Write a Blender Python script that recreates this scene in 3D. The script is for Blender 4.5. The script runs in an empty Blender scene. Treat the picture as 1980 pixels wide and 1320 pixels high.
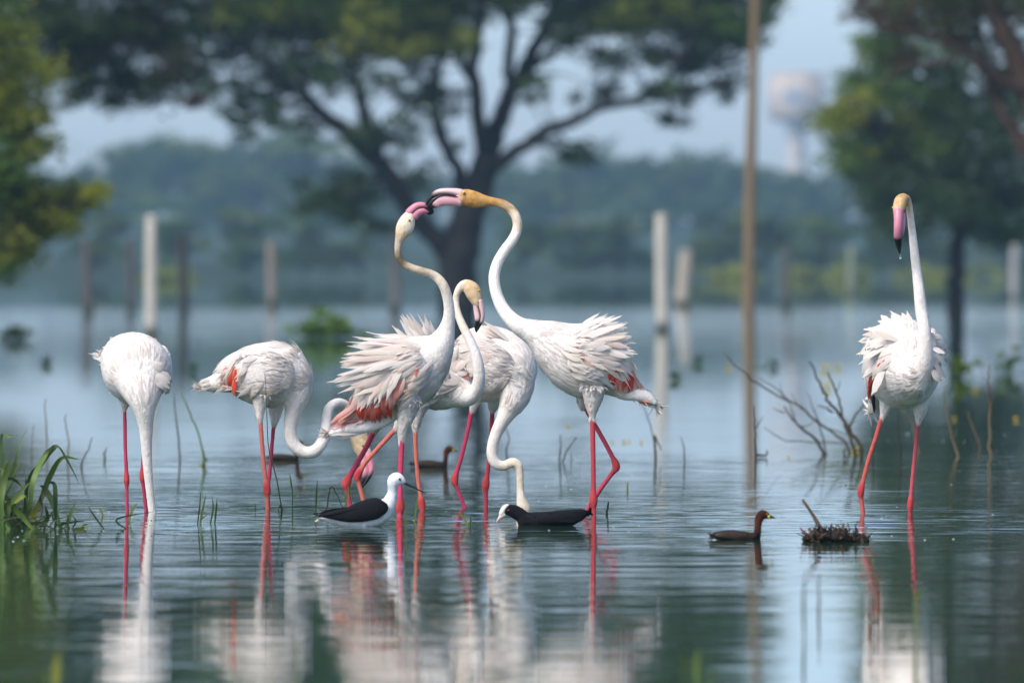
import bpy, math, random
import numpy as np
from mathutils import Vector
from mathutils.bvhtree import BVHTree

# ------------------------------------------------------------------ camera, sky, sun, exposure
S = bpy.context.scene
C = S.collection
F = 24300.0          # focal length in photograph pixels (1980 wide)
H = 0.907            # camera height above the water
HY = 500.0           # photograph row of the horizon
cam_d = bpy.data.cameras.new('camera')
cam = bpy.data.objects.new('camera', cam_d)
C.objects.link(cam)
cam.location = (0, 0, H)
cam.rotation_euler = (math.radians(90) - math.atan((660 - HY) / F), 0, 0)
cam_d.sensor_width = 36
cam_d.lens = 36 * F / 1980
cam_d.clip_start = 0.5
cam_d.clip_end = 6000
cam_d.dof.use_dof = True
cam_d.dof.focus_distance = 44.6
cam_d.dof.aperture_fstop = 7.2
S.camera = cam

SUN_DIR = Vector((-0.42, -0.48, 0.77)).normalized()      # towards the sun
w = bpy.data.worlds.new('World')
S.world = w
w.use_nodes = True
nt = w.node_tree
nt.nodes.clear()
sky = nt.nodes.new('ShaderNodeTexSky')
sky.sky_type = 'NISHITA'
sky.sun_disc = False
sky.sun_elevation = math.asin(SUN_DIR.z)
sky.sun_rotation = math.atan2(SUN_DIR.x, SUN_DIR.y)
sky.altitude = 200
sky.air_density = 0.5
sky.dust_density = 1.7
sky.ozone_density = 1.2
bg = nt.nodes.new('ShaderNodeBackground')
bg.inputs['Strength'].default_value = 0.15
wo = nt.nodes.new('ShaderNodeOutputWorld')
nt.links.new(sky.outputs[0], bg.inputs[0])
nt.links.new(bg.outputs[0], wo.inputs[0])

sl = bpy.data.lights.new('sun', 'SUN')
sl.energy = 1.9
sl.angle = math.radians(28)
sl.color = (1.0, 0.94, 0.85)
so = bpy.data.objects.new('sun', sl)
C.objects.link(so)
so.rotation_euler = SUN_DIR.to_track_quat('Z', 'Y').to_euler()
so.location = (-20, -10, 40)

S.view_settings.view_transform = 'Standard'
S.view_settings.look = 'None'
S.view_settings.exposure = 0.9
S.view_settings.gamma = 1.0
S.render.engine = 'CYCLES'
S.cycles.use_denoising = True
S.cycles.max_bounces = 6
S.cycles.volume_bounces = 1
S.cycles.transparent_max_bounces = 6
S.cycles.caustics_reflective = True      # the lake lights the birds from below
S.cycles.caustics_refractive = False

rng = np.random.default_rng(7)
random.seed(7)


def P(px, py, d):
    """a photograph pixel at a known distance, as a point of the place"""
    return np.array([(px - 990) * d / F, d, H + (HY - py) * d / F])


def wd(py):
    """distance at which the water lies on photograph row py"""
    return F * H / (py - HY)


# ------------------------------------------------------------------ materials
def lin(r, g, b):
    def f(c):
        c /= 255.0
        return c / 12.92 if c <= 0.04045 else ((c + 0.055) / 1.055) ** 2.4
    return (f(r), f(g), f(b), 1.0)


class NT:
    def __init__(self, m):
        m.use_nodes = True
        self.t = m.node_tree
        self.t.nodes.clear()

    def n(self, typ, **kw):
        nd = self.t.nodes.new(typ)
        for k, v in kw.items():
            if k.startswith('i_'):
                nd.inputs[k[2:].replace('_', ' ')].default_value = v
            else:
                setattr(nd, k, v)
        return nd

    def l(self, a, b):
        self.t.links.new(a, b)

    def math(self, op, a, b=None, clamp=False):
        nd = self.t.nodes.new('ShaderNodeMath')
        nd.operation = op
        nd.use_clamp = clamp
        for i, v in enumerate((a, b)):
            if v is None:
                continue
            if isinstance(v, (int, float)):
                nd.inputs[i].default_value = v
            else:
                self.l(v, nd.inputs[i])
        return nd.outputs[0]

    def mix(self, fac, a, b, blend='MIX'):
        nd = self.t.nodes.new('ShaderNodeMix')
        nd.data_type = 'RGBA'
        nd.blend_type = blend
        for sock, v in ((nd.inputs[0], fac), (nd.inputs[6], a), (nd.inputs[7], b)):
            if isinstance(v, (int, float)):
                sock.default_value = v
            elif isinstance(v, tuple):
                sock.default_value = v
            else:
                self.l(v, sock)
        return nd.outputs[2]

    def ramp(self, fac, stops):
        nd = self.t.nodes.new('ShaderNodeValToRGB')
        el = nd.color_ramp.elements
        while len(el) < len(stops):
            el.new(0.5)
        for e, (p, c) in zip(el, stops):
            e.position = p
            e.color = c
        self.l(fac, nd.inputs[0])
        return nd.outputs[0]

    def out(self, sh, vol=None):
        o = self.t.nodes.new('ShaderNodeOutputMaterial')
        if sh is not None:
            self.l(sh, o.inputs[0])
        if vol is not None:
            self.l(vol, o.inputs[1])


def mat_attr(name, rough=0.75, noise=0.12, nscale=30.0, bump=0.0, bscale=(40, 40, 40), sheen=0.0, spec=0.3, transl=0.0, coord='Object', rand=0.0):
    m = bpy.data.materials.new(name)
    T = NT(m)
    at = T.n('ShaderNodeAttribute', attribute_name='Col')
    tc = T.n('ShaderNodeTexCoord')
    src = tc.outputs[coord]
    nz = T.n('ShaderNodeTexNoise', i_Scale=nscale, i_Detail=4.0)
    T.l(src, nz.inputs['Vector'])
    f = T.math('MULTIPLY', nz.outputs['Fac'], 2 * noise)
    f = T.math('SUBTRACT', 1.0 + noise, f)
    if rand:
        oi = T.n('ShaderNodeObjectInfo')
        rr = T.math('MULTIPLY', oi.outputs['Random'], rand)
        f = T.math('SUBTRACT', f, rr)
    cm = T.n('ShaderNodeCombineColor')
    for i in range(3):
        T.l(f, cm.inputs[i])
    col = T.mix(1.0, at.outputs['Color'], cm.outputs[0], 'MULTIPLY')
    p = T.n('ShaderNodeBsdfPrincipled')
    p.inputs['Roughness'].default_value = rough
    p.inputs['Specular IOR Level'].default_value = spec
    p.inputs['Sheen Weight'].default_value = sheen
    T.l(col, p.inputs['Base Color'])
    if bump:
        mp = T.n('ShaderNodeMapping')
        mp.inputs['Scale'].default_value = bscale
        T.l(src, mp.inputs['Vector'])
        n2 = T.n('ShaderNodeTexNoise', i_Scale=1.0, i_Detail=3.0)
        T.l(mp.outputs[0], n2.inputs['Vector'])
        b = T.n('ShaderNodeBump')
        b.inputs['Strength'].default_value = 1.0
        b.inputs['Distance'].default_value = bump
        T.l(n2.outputs['Fac'], b.inputs['Height'])
        T.l(b.outputs[0], p.inputs['Normal'])
    sh = p.outputs[0]
    if transl:
        tr = T.n('ShaderNodeBsdfTranslucent')
        T.l(col, tr.inputs['Color'])
        mx = T.n('ShaderNodeMixShader')
        mx.inputs[0].default_value = transl
        T.l(sh, mx.inputs[1])
        T.l(tr.outputs[0], mx.inputs[2])
        sh = mx.outputs[0]
    T.out(sh)
    return m


def mat_plain(name, c1, c2, rough=0.8, scale=8.0, bump=0.0, bscale=(30, 30, 30), spec=0.3):
    m = bpy.data.materials.new(name)
    T = NT(m)
    tc = T.n('ShaderNodeTexCoord')
    nz = T.n('ShaderNodeTexNoise', i_Scale=scale, i_Detail=5.0)
    T.l(tc.outputs['Object'], nz.inputs['Vector'])
    col = T.ramp(nz.outputs['Fac'], [(0.35, c1), (0.65, c2)])
    p = T.n('ShaderNodeBsdfPrincipled')
    p.inputs['Roughness'].default_value = rough
    p.inputs['Specular IOR Level'].default_value = spec
    T.l(col, p.inputs['Base Color'])
    if bump:
        mp = T.n('ShaderNodeMapping')
        mp.inputs['Scale'].default_value = bscale
        T.l(tc.outputs['Object'], mp.inputs['Vector'])
        n2 = T.n('ShaderNodeTexNoise', i_Scale=1.0, i_Detail=4.0)
        T.l(mp.outputs[0], n2.inputs['Vector'])
        b = T.n('ShaderNodeBump')
        b.inputs['Distance'].default_value = bump
        T.l(n2.outputs['Fac'], b.inputs['Height'])
        T.l(b.outputs[0], p.inputs['Normal'])
    T.out(p.outputs[0])
    return m


M = {}
M['plumage'] = mat_attr('plumage', 0.85, 0.15, 75.0, 0.0030, (130, 130, 70), 0.02, 0.10)
M['feather'] = mat_attr('feather', 0.8, 0.05, 30.0, 0.0, (1, 1, 1), 0.02, 0.10, 0.30, rand=0.05)
M['bill'] = mat_attr('bill', 0.38, 0.08, 60.0, 0.0004, (90, 90, 90), 0.0, 0.45)
M['eye'] = mat_attr('eye', 0.15, 0.05, 200.0, spec=0.6)
M['leaf'] = mat_attr('leaf', 0.6, 0.10, 1.3, spec=0.25, transl=0.40)
M['grass'] = mat_attr('grass', 0.5, 0.12, 18.0, spec=0.4, transl=0.25)
M['bark'] = mat_plain('bark', (0.008, 0.0075, 0.008, 1), (0.022, 0.019, 0.018, 1), 0.9, 3.0, 0.03, (9, 9, 2))
M['brown_bark'] = mat_plain('brown_bark', (0.05, 0.028, 0.020, 1), (0.11, 0.065, 0.045, 1), 0.9, 3.0, 0.02, (9, 9, 2))
M['twig'] = mat_attr('twig', 0.8, 0.25, 25.0, 0.002, (60, 60, 12), 0.0, 0.25)
M['post'] = mat_attr('post', 0.9, 0.22, 6.0, 0.008, (30, 30, 4), 0.0, 0.2)
M['wall'] = mat_attr('wall', 0.85, 0.15, 0.8, spec=0.2)
M['mud'] = mat_plain('mud', (0.006, 0.005, 0.004, 1), (0.035, 0.026, 0.018, 1), 0.8, 40.0, 0.01, (60, 60, 60))


# ------------------------------------------------------------------ mesh helpers
def tag(o, label=None, cat=None, group=None, kind=None):
    if label:
        o['label'] = label
    if cat:
        o['category'] = cat
    if group:
        o['group'] = group
    if kind:
        o['kind'] = kind
    return o


def empty(name, loc, label, cat, group=None):
    o = bpy.data.objects.new(name, None)
    C.objects.link(o)
    o.location = tuple(float(v) for v in loc)
    o.empty_display_size = 0.1
    return tag(o, label, cat, group)


def np_mesh(name, V, quads=None, tris=None, col=None, smooth=True):
    V = np.asarray(V, dtype=np.float32)
    me = bpy.data.meshes.new(name)
    me.vertices.add(len(V))
    me.vertices.foreach_set('co', V.ravel())
    loops, starts = [], []
    n = 0
    if quads is not None and len(quads):
        q = np.asarray(quads, dtype=np.int32)
        loops.append(q.ravel())
        starts.append(np.arange(len(q), dtype=np.int32) * 4)
        n = len(q) * 4
    if tris is not None and len(tris):
        t = np.asarray(tris, dtype=np.int32)
        loops.append(t.ravel())
        starts.append(n + np.arange(len(t), dtype=np.int32) * 3)
    L = np.concatenate(loops)
    st = np.concatenate(starts)
    me.loops.add(len(L))
    me.loops.foreach_set('vertex_index', L)
    me.polygons.add(len(st))
    me.polygons.foreach_set('loop_start', st)
    me.update(calc_edges=True)
    me.validate()
    if smooth:
        me.polygons.foreach_set('use_smooth', np.ones(len(me.polygons), dtype=bool))
    if col is not None:
        set_col(me, col)
    return me


def set_col(me, col):
    col = np.asarray(col, dtype=np.float32)
    a = me.color_attributes.new('Col', 'FLOAT_COLOR', 'POINT')
    if col.ndim == 1:
        col = np.tile(col[:3], (len(me.vertices), 1))
    c4 = np.ones((len(me.vertices), 4), dtype=np.float32)
    c4[:, :3] = col[:, :3]
    a.data.foreach_set('color', c4.ravel())


def obj(name, me, mat, parent=None, loc=None):
    o = bpy.data.objects.new(name, me)
    C.objects.link(o)
    if mat is not None and not me.materials:
        me.materials.append(mat)
    if parent is not None:
        o.parent = parent
    if loc is not None:
        o.location = tuple(float(v) for v in loc)
    return o


class Geo:
    """collects tubes and sheets with a colour for every vertex"""
    def __init__(self):
        self.V, self.Q, self.T, self.K, self.n = [], [], [], [], 0

    def add(self, V, Q=None, T=None, col=(1, 1, 1)):
        V = np.asarray(V, float)
        col = np.asarray(col, float)
        if col.ndim == 1:
            col = np.tile(col[:3], (len(V), 1))
        self.V.append(V)
        self.K.append(col[:, :3])
        if Q is not None and len(Q):
            self.Q.append(np.asarray(Q, int) + self.n)
        if T is not None and len(T):
            self.T.append(np.asarray(T, int) + self.n)
        self.n += len(V)

    def mesh(self, name, origin=(0, 0, 0), smooth=True):
        V = np.concatenate(self.V) - np.asarray(origin)
        Q = np.concatenate(self.Q) if self.Q else None
        T = np.concatenate(self.T) if self.T else None
        return np_mesh(name, V, Q, T, np.concatenate(self.K), smooth)


def catmull(A, sub):
    """Catmull-Rom resampling of rows of A"""
    A = np.asarray(A, float)
    if len(A) < 3:
        t = np.linspace(0, 1, sub + 1)[:, None]
        return A[0] * (1 - t) + A[-1] * t
    E = np.vstack([2 * A[0] - A[1], A, 2 * A[-1] - A[-2]])
    out = []
    for i in range(1, len(E) - 2):
        p0, p1, p2, p3 = E[i - 1], E[i], E[i + 1], E[i + 2]
        for k in range(sub):
            t = k / sub
            out.append(0.5 * ((2 * p1) + (-p0 + p2) * t + (2 * p0 - 5 * p1 + 4 * p2 - p3) * t * t
                              + (-p0 + 3 * p1 - 3 * p2 + p3) * t ** 3))
    out.append(A[-1])
    return np.array(out)


def sweep(pts, rh, rw, ref, nseg=16, expo=2.0):
    """rings along pts; rh is the half size across ref, rw along ref"""
    pts = np.asarray(pts, float)
    T = np.gradient(pts, axis=0)
    T /= np.linalg.norm(T, axis=1)[:, None] + 1e-12
    ref = np.asarray(ref, float)
    Sd = ref - (T @ ref)[:, None] * T
    Sd /= np.linalg.norm(Sd, axis=1)[:, None] + 1e-9
    U = np.cross(T, Sd)
    a = np.linspace(0, 2 * math.pi, nseg, endpoint=False)
    ca, sa = np.cos(a), np.sin(a)
    if expo != 2.0:
        ca = np.sign(ca) * np.abs(ca) ** (2 / expo)
        sa = np.sign(sa) * np.abs(sa) ** (2 / expo)
    V = (pts[:, None, :] + (np.asarray(rw)[:, None] * ca[None, :])[:, :, None] * Sd[:, None, :]
         + (np.asarray(rh)[:, None] * sa[None, :])[:, :, None] * U[:, None, :]).reshape(-1, 3)
    n = len(pts)
    Q = []
    for i in range(n - 1):
        for j in range(nseg):
            k = (j + 1) % nseg
            Q.append((i * nseg + j, i * nseg + k, (i + 1) * nseg + k, (i + 1) * nseg + j))
    tris = []
    V = np.vstack([V, pts[0] - T[0] * 0.5 * min(rh[0], rw[0]), pts[-1] + T[-1] * 0.5 * min(rh[-1], rw[-1])])
    b = n * nseg
    for j in range(nseg):
        k = (j + 1) % nseg
        tris.append((b, k, j))
        tris.append((b + 1, (n - 1) * nseg + j, (n - 1) * nseg + k))
    return V, np.array(Q), np.array(tris)


def tube(g, pts, r, col, nseg=6, sub=4, ref=None):
    """round tapering tube through pts with radii r added to Geo g"""
    pts = np.asarray(pts, float)
    A = np.hstack([pts, np.asarray(r, float)[:, None]])
    B = catmull(A, sub) if sub > 1 else A
    if ref is None:
        d = pts[-1] - pts[0]
        ref = (1, 0, 0) if abs(d[0]) < 0.7 * np.linalg.norm(d) else (0, 1, 0)
    rr = np.maximum(B[:, 3], 0.0004)
    V, Q, T = sweep(B[:, :3], rr, rr, ref, nseg)
    g.add(V, Q, T, col)


# ------------------------------------------------------------------ setting: water
RINGS = []        # (x, y, amplitude, reach, wavelength)


def build_water():
    m = bpy.data.materials.new('water')
    T = NT(m)
    geo = T.n('ShaderNodeNewGeometry')
    sx = T.n('ShaderNodeSeparateXYZ')
    T.l(geo.outputs['Position'], sx.inputs[0])

    def noise(scale, detail, rough=0.5, sq=(1, 1, 1)):
        mp = T.n('ShaderNodeMapping')
        mp.inputs['Scale'].default_value = sq
        T.l(geo.outputs['Position'], mp.inputs['Vector'])
        nz = T.n('ShaderNodeTexNoise', i_Scale=scale, i_Detail=detail, i_Roughness=rough)
        T.l(mp.outputs[0], nz.inputs['Vector'])
        return nz.outputs['Fac']
    big = noise(2.1, 0.0, 0.5, (0.35, 1, 1))
    mid = noise(5.2, 1.0, 0.4, (0.38, 1, 1))
    fine = noise(14.0, 2.0, 0.5, (0.45, 1, 1))
    # where the birds stir the water, and a far belt ruffled by the breeze
    patch = noise(0.22, 2.0, 0.5, (0.6, 1.0, 1.0))
    y = sx.outputs['Y']
    near = T.math('MULTIPLY', T.math('SUBTRACT', y, 45.5), 0.14)
    near = T.math('POWER', 2.718, T.math('MULTIPLY', T.math('MULTIPLY', near, near), -1.0))
    belt = T.math('MULTIPLY', T.math('SUBTRACT', y, 190.0), 0.022)
    belt = T.math('POWER', 2.718, T.math('MULTIPLY', T.math('MULTIPLY', belt, belt), -1.0))
    pm = T.math('MULTIPLY', T.math('SUBTRACT', patch, 0.42), 5.0, True)
    stir = T.math('ADD', T.math('MULTIPLY', pm, 0.12), T.math('MULTIPLY', T.math('MULTIPLY', near, 1.0), T.math('ADD', pm, 0.45)))
    h = T.math('MULTIPLY', big, 0.0014)
    h = T.math('ADD', h, T.math('MULTIPLY', mid, T.math('ADD', 0.00075, T.math('MULTIPLY', stir, 0.0046))))
    h = T.math('ADD', h, T.math('MULTIPLY', fine, T.math('ADD', 0.00008, T.math('MULTIPLY', stir, 0.0007))))
    # the open water beyond the birds lies calmer
    calm = T.math('SUBTRACT', 1.0, T.math('MULTIPLY', T.math('MULTIPLY', T.math('SUBTRACT', y, 54.0), 0.025, True), 0.72))
    h = T.math('MULTIPLY', h, calm)
    h = T.math('ADD', h, T.math('MULTIPLY', T.math('MULTIPLY', mid, belt), 0.005))
    b = T.n('ShaderNodeBump')
    b.inputs['Strength'].default_value = 1.0
    b.inputs['Distance'].default_value = 1.0
    T.l(h, b.inputs['Height'])
    p = T.n('ShaderNodeBsdfPrincipled')
    murk = noise(0.5, 3.0)
    col = T.ramp(murk, [(0.3, (0.012, 0.045, 0.026, 1)), (0.7, (0.024, 0.070, 0.034, 1))])
    T.l(col, p.inputs['Base Color'])
    p.inputs['Roughness'].default_value = 0.015
    p.inputs['IOR'].default_value = 1.333
    T.l(b.outputs[0], p.inputs['Normal'])
    T.out(p.outputs[0])
    # a fine sheet near the birds that carries the rings they make, flat sheets beyond
    x0, x1, y0, y1 = -3.5, 3.5, 22.0, 64.0
    nx, ny = 141, 1401
    X, Y = np.meshgrid(np.linspace(x0, x1, nx), np.linspace(y0, y1, ny))
    Z = np.zeros_like(X)
    for (cx, cy, A, reach, lam) in RINGS:
        r = np.hypot(X - cx, Y - cy)
        Z += A * np.sin(2 * math.pi * r / lam) * np.exp(-r / reach) * np.clip(r / 0.05, 0, 1)
    fade = np.clip((X - x0) / 0.4, 0, 1) * np.clip((x1 - X) / 0.4, 0, 1) * np.clip((Y - y0) / 2, 0, 1) * np.clip((y1 - Y) / 4, 0, 1)
    Z *= fade
    V = np.stack([X, Y, Z], -1).reshape(-1, 3)
    i = np.arange(ny - 1)[:, None] * nx + np.arange(nx - 1)[None, :]
    i = i.ravel()
    Q = np.stack([i, i + 1, i + nx + 1, i + nx], 1)
    n0 = len(V)
    E = 1500.0
    ex = [(-E, -60, 0), (E, -60, 0), (E, y0, 0), (x1, y0, 0), (x0, y0, 0), (-E, y0, 0),
          (-E, y1, 0), (x0, y1, 0), (x1, y1, 0), (E, y1, 0), (E, 1660, 0), (-E, 1660, 0)]
    V = np.vstack([V, ex])
    e = n0
    Q = np.vstack([Q, [(e + 5, e + 4, e + 7, e + 6), (e + 3, e + 2, e + 9, e + 8)]])
    me = np_mesh('lake_water', V, Q, None)
    # the two long aprons in front and behind have six corners each
    g = Geo()
    me2 = bpy.data.meshes.new('x')
    o = obj('lake_water', me, m)
    import bmesh
    bm = bmesh.new()
    bm.from_mesh(me)
    bm.verts.ensure_lookup_table()
    for loop in ((0, 1, 2, 3, 4, 5), (6, 7, 8, 9, 10, 11)):
        f = bm.faces.new([bm.verts[e + k] for k in loop])
        f.smooth = True
    bm.normal_update()
    bm.to_mesh(me)
    bm.free()
    bpy.data.meshes.remove(me2)
    tag(o, 'calm grey-green lake water with fine ripples and broken reflections', None, None, 'structure')


def build_bank():
    # low far shore behind the flooded trees
    rs = np.random.default_rng(3)
    nx, ny = 120, 14
    xs = np.linspace(-700, 700, nx)
    ys = np.concatenate([np.linspace(560, 640, 9), np.array([720., 860., 960., 1100., 1600.])])
    X, Y = np.meshgrid(xs, ys)
    base = np.interp(Y, [560, 572, 600, 640, 860, 960, 1100, 1600], [-0.3, 0.12, 0.5, 0.8, 1.3, 2.6, 4.2, 5.2])
    Z = base + 0.16 * np.sin(X * 0.23 + 1.0) * np.sin(Y * 0.11) + 0.12 * rs.standard_normal(X.shape) * (base > 0)
    V = np.stack([X, Y + 9 * np.sin(X * 0.05) + 4 * np.sin(X * 0.17 + 2), Z], -1).reshape(-1, 3)
    i = (np.arange(ny - 1)[:, None] * nx + np.arange(nx - 1)[None, :]).ravel()
    Q = np.stack([i, i + 1, i + nx + 1, i + nx], 1)
    m = mat_plain('bank_grass', (0.014, 0.034, 0.022, 1), (0.030, 0.055, 0.026, 1), 0.9, 0.12)
    o = obj('far_bank', np_mesh('far_bank', V, Q), m)
    tag(o, 'low green grassy far shore under the distant trees', None, None, 'structure')


# ------------------------------------------------------------------ trees
def leaf_cards(centres, radius, n_per, ll, lw, cols, rs, flat=0.6):
    """many small pointed leaves scattered round each centre"""
    k = len(centres)
    tot = k * n_per
    ci = np.repeat(np.arange(k), n_per)
    off = rs.normal(0, 1, (tot, 3)) * np.repeat(radius, n_per)[:, None] * 0.55
    off[:, 2] *= flat
    c = centres[ci] + off
    d = rs.normal(0, 1, (tot, 3))
    d[:, 2] *= 0.5
    d /= np.linalg.norm(d, axis=1)[:, None]
    u = rs.normal(0, 1, (tot, 3))
    s = np.cross(d, u)
    s /= np.linalg.norm(s, axis=1)[:, None] + 1e-9
    sc = rs.uniform(0.6, 1.3, tot)[:, None]
    L, W = ll * sc, lw * sc
    V = np.stack([c - d * L / 2, c + s * W / 2, c + d * L / 2, c - s * W / 2], 1).reshape(-1, 3)
    Q = np.arange(tot * 4).reshape(-1, 4)
    col = cols[ci] * rs.uniform(0.7, 1.25, tot)[:, None]
    return V, Q, np.repeat(col, 4, axis=0)


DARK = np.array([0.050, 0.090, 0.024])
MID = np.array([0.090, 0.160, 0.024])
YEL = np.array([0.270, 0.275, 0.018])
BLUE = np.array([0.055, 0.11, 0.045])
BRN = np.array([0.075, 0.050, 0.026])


def build_tree(name, label, d, base_px, limbs, blobs, bark, leaf=(0.10, 0.05), n_per=60, seed=1, twig_r=0.02, group=None, drop=None):
    """limbs: lists of (px, py, depth offset, radius px); blobs: (px, py, rx, ry, depth offset, depth half, count, colour, spread)"""
    rs = np.random.default_rng(seed)
    base = P(base_px, HY + F * H / d, d)
    base[2] = 0
    root = empty(name, base, label, 'tree', group)
    g = Geo()
    k = d / F
    nodes = []
    for lm in limbs:
        pts = np.array([P(a, b, d) + np.array([0, dy, 0]) for a, b, dy, r in lm])
        r = np.array([q[3] * k for q in lm])
        A = np.hstack([pts, r[:, None]])
        B = catmull(A, 4)
        B[1:-1, :3] += rs.normal(0, 0.02, (len(B) - 2, 3)) * (d / 200)
        tube(g, B[:, :3], B[:, 3], (1, 1, 1), 8, 1)
        nodes.append(B)
    nodes = np.vstack(nodes)
    cen, rad, col = [], [], []
    for (a, b, rx, ry, dy, dr, cnt, colour, spread) in blobs:
        c0 = P(a, b, d) + np.array([0, dy, 0])
        for q in range(cnt):
            v = rs.normal(0, 1, 3)
            v /= np.linalg.norm(v)
            v *= rs.uniform(0.15, 1.0) ** 0.5
            cen.append(c0 + v * np.array([rx * k, dr, ry * k]))
            rad.append(spread * rs.uniform(0.7, 1.3))
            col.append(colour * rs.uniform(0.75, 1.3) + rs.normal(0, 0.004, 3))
    cen, rad, col = np.array(cen), np.array(rad), np.clip(np.array(col), 0.006, 1)
    for c in cen:
        dist = np.linalg.norm((nodes[:, :3] - c) * np.array([1, 0.7, 1]), axis=1) + np.where(nodes[:, 2] > c[2] + 0.3, 0.8, 0)
        j = int(np.argmin(dist))
        p0 = nodes[j, :3]
        mid = (p0 + c) / 2 + rs.normal(0, 0.08, 3) * np.linalg.norm(c - p0) + np.array([0, 0, 0.08 * np.linalg.norm(c - p0)])
        r0 = min(nodes[j, 3] * 0.6, twig_r * (0.5 + 0.4 * np.linalg.norm(c - p0)))
        tube(g, [p0, mid, c], [r0, r0 * 0.6, r0 * 0.25], (1, 1, 1), 5, 3)
    obj('trunk', g.mesh('trunk', base), bark, root)
    V, Q, K = leaf_cards(cen, rad, n_per, leaf[0], leaf[1], col, rs)
    keep = V.reshape(-1, 4, 3)[:, :, 2].min(1) > 0.05
    V = V.reshape(-1, 4, 3)[keep].reshape(-1, 3)
    K = K.reshape(-1, 4, 3)[keep].reshape(-1, 3)
    Q = np.arange(len(V)).reshape(-1, 4)
    obj('crown', np_mesh('crown', V - base, Q, None, K, False), M['leaf'], root)
    return root


def build_trees():
    # the spreading tree with many dark limbs
    limbs = [
        [(886, 612, 0, 40), (884, 570, 0, 36), (888, 520, 0, 36), (892, 470, 0, 37), (905, 420, 0, 32), (925, 360, 0, 29), (942, 305, 0, 27)],
        [(878, 500, 0, 30), (850, 470, -.1, 22), (815, 435, -.2, 19), (775, 375, -.3, 19), (742, 328, -.4, 19), (700, 285, -.5, 17), (650, 240, -.6, 15), (605, 205, -.7, 13), (560, 160, -.9, 10), (500, 105, -1.1, 7), (430, 70, -1.3, 5)],
        [(742, 328, -.4, 14), (722, 270, -.2, 13), (702, 215, 0, 12), (688, 160, .2, 10), (660, 80, .4, 8), (640, -20, .5, 6), (620, -140, .6, 4)],
        [(615, 215, -.7, 9), (590, 170, -.6, 8), (570, 110, -.5, 6), (520, 40, -.5, 5), (480, -60, -.4, 3)],
        [(908, 415, 0, 20), (890, 345, .3, 14), (868, 300, .5, 13), (848, 250, .6, 12), (838, 190, .7, 10), (850, 110, .8, 8), (880, 20, .9, 7), (870, -120, 1, 5), (840, -260, 1.1, 3)],
        [(942, 305, 0, 20), (925, 240, -.3, 15), (920, 180, -.4, 14), (915, 120, -.5, 12), (930, 40, -.6, 11), (925, -60, -.8, 8), (900, -220, -1, 5), (880, -360, -1.1, 3)],
        [(918, 170, -.4, 9), (895, 120, -.2, 8), (880, 70, 0, 7), (830, 0, .2, 5), (770, -100, .3, 4)],
        [(942, 305, 0, 22), (965, 240, .2, 19), (985, 190, .3, 17), (1010, 140, .4, 15), (1042, 80, .5, 13), (1072, 10, .6, 11), (1090, -100, .8, 8), (1080, -260, 1, 5), (1060, -400, 1.1, 3)],
        [(985, 190, .3, 12), (985, 120, .1, 11), (990, 60, 0, 10), (970, -10, -.2, 8), (985, -140, -.4, 6), (1000, -300, -.5, 4)],
        [(945, 330, 0, 17), (990, 300, -.3, 13), (1040, 262, -.6, 12), (1100, 235, -.8, 11), (1160, 212, -1, 10), (1220, 195, -1.1, 9), (1275, 165, -1.2, 8), (1310, 125, -1.3, 7), (1350, 60, -1.4, 5), (1390, -20, -1.5, 4)],
        [(1010, 140, .4, 9), (1070, 100, .8, 8), (1130, 55, 1.1, 7), (1200, 0, 1.3, 6), (1270, -90, 1.5, 4), (1320, -180, 1.6, 3)],
        [(1220, 195, -1.1, 6), (1290, 190, -1.2, 5), (1350, 180, -1.3, 4), (1410, 165, -1.4, 3)],
        [(815, 435, -.2, 12), (770, 440, .4, 8), (720, 430, .8, 6), (660, 400, 1.2, 5), (600, 380, 1.5, 3)],
    ]
    bl = []
    rs = np.random.default_rng(5)

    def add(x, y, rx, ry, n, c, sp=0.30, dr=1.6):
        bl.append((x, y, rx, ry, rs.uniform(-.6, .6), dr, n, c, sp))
    # in view
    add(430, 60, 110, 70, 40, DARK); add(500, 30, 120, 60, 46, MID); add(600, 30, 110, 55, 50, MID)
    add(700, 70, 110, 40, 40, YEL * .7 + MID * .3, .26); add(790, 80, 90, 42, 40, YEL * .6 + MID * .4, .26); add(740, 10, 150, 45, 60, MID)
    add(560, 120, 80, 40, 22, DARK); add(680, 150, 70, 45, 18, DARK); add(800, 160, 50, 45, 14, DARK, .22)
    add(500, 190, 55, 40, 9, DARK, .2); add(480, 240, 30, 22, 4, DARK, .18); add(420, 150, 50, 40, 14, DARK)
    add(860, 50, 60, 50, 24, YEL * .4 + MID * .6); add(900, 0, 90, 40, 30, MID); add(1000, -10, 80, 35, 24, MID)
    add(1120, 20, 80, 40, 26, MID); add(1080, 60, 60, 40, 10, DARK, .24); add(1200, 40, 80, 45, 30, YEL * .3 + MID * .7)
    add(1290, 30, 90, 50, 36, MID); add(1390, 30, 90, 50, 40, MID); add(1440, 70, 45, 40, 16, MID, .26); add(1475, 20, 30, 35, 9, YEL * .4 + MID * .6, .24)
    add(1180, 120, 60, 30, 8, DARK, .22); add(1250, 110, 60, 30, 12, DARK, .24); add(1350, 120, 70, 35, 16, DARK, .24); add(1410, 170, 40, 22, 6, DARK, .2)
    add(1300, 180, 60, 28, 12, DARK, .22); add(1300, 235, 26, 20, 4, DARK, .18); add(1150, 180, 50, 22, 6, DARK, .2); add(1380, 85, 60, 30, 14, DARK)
    add(700, 380, 90, 60, 22, DARK, .26, 1.2); add(620, 390, 60, 45, 10, DARK, .24, 1.2); add(800, 330, 50, 40, 6, DARK, .24, 1.0)
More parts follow.
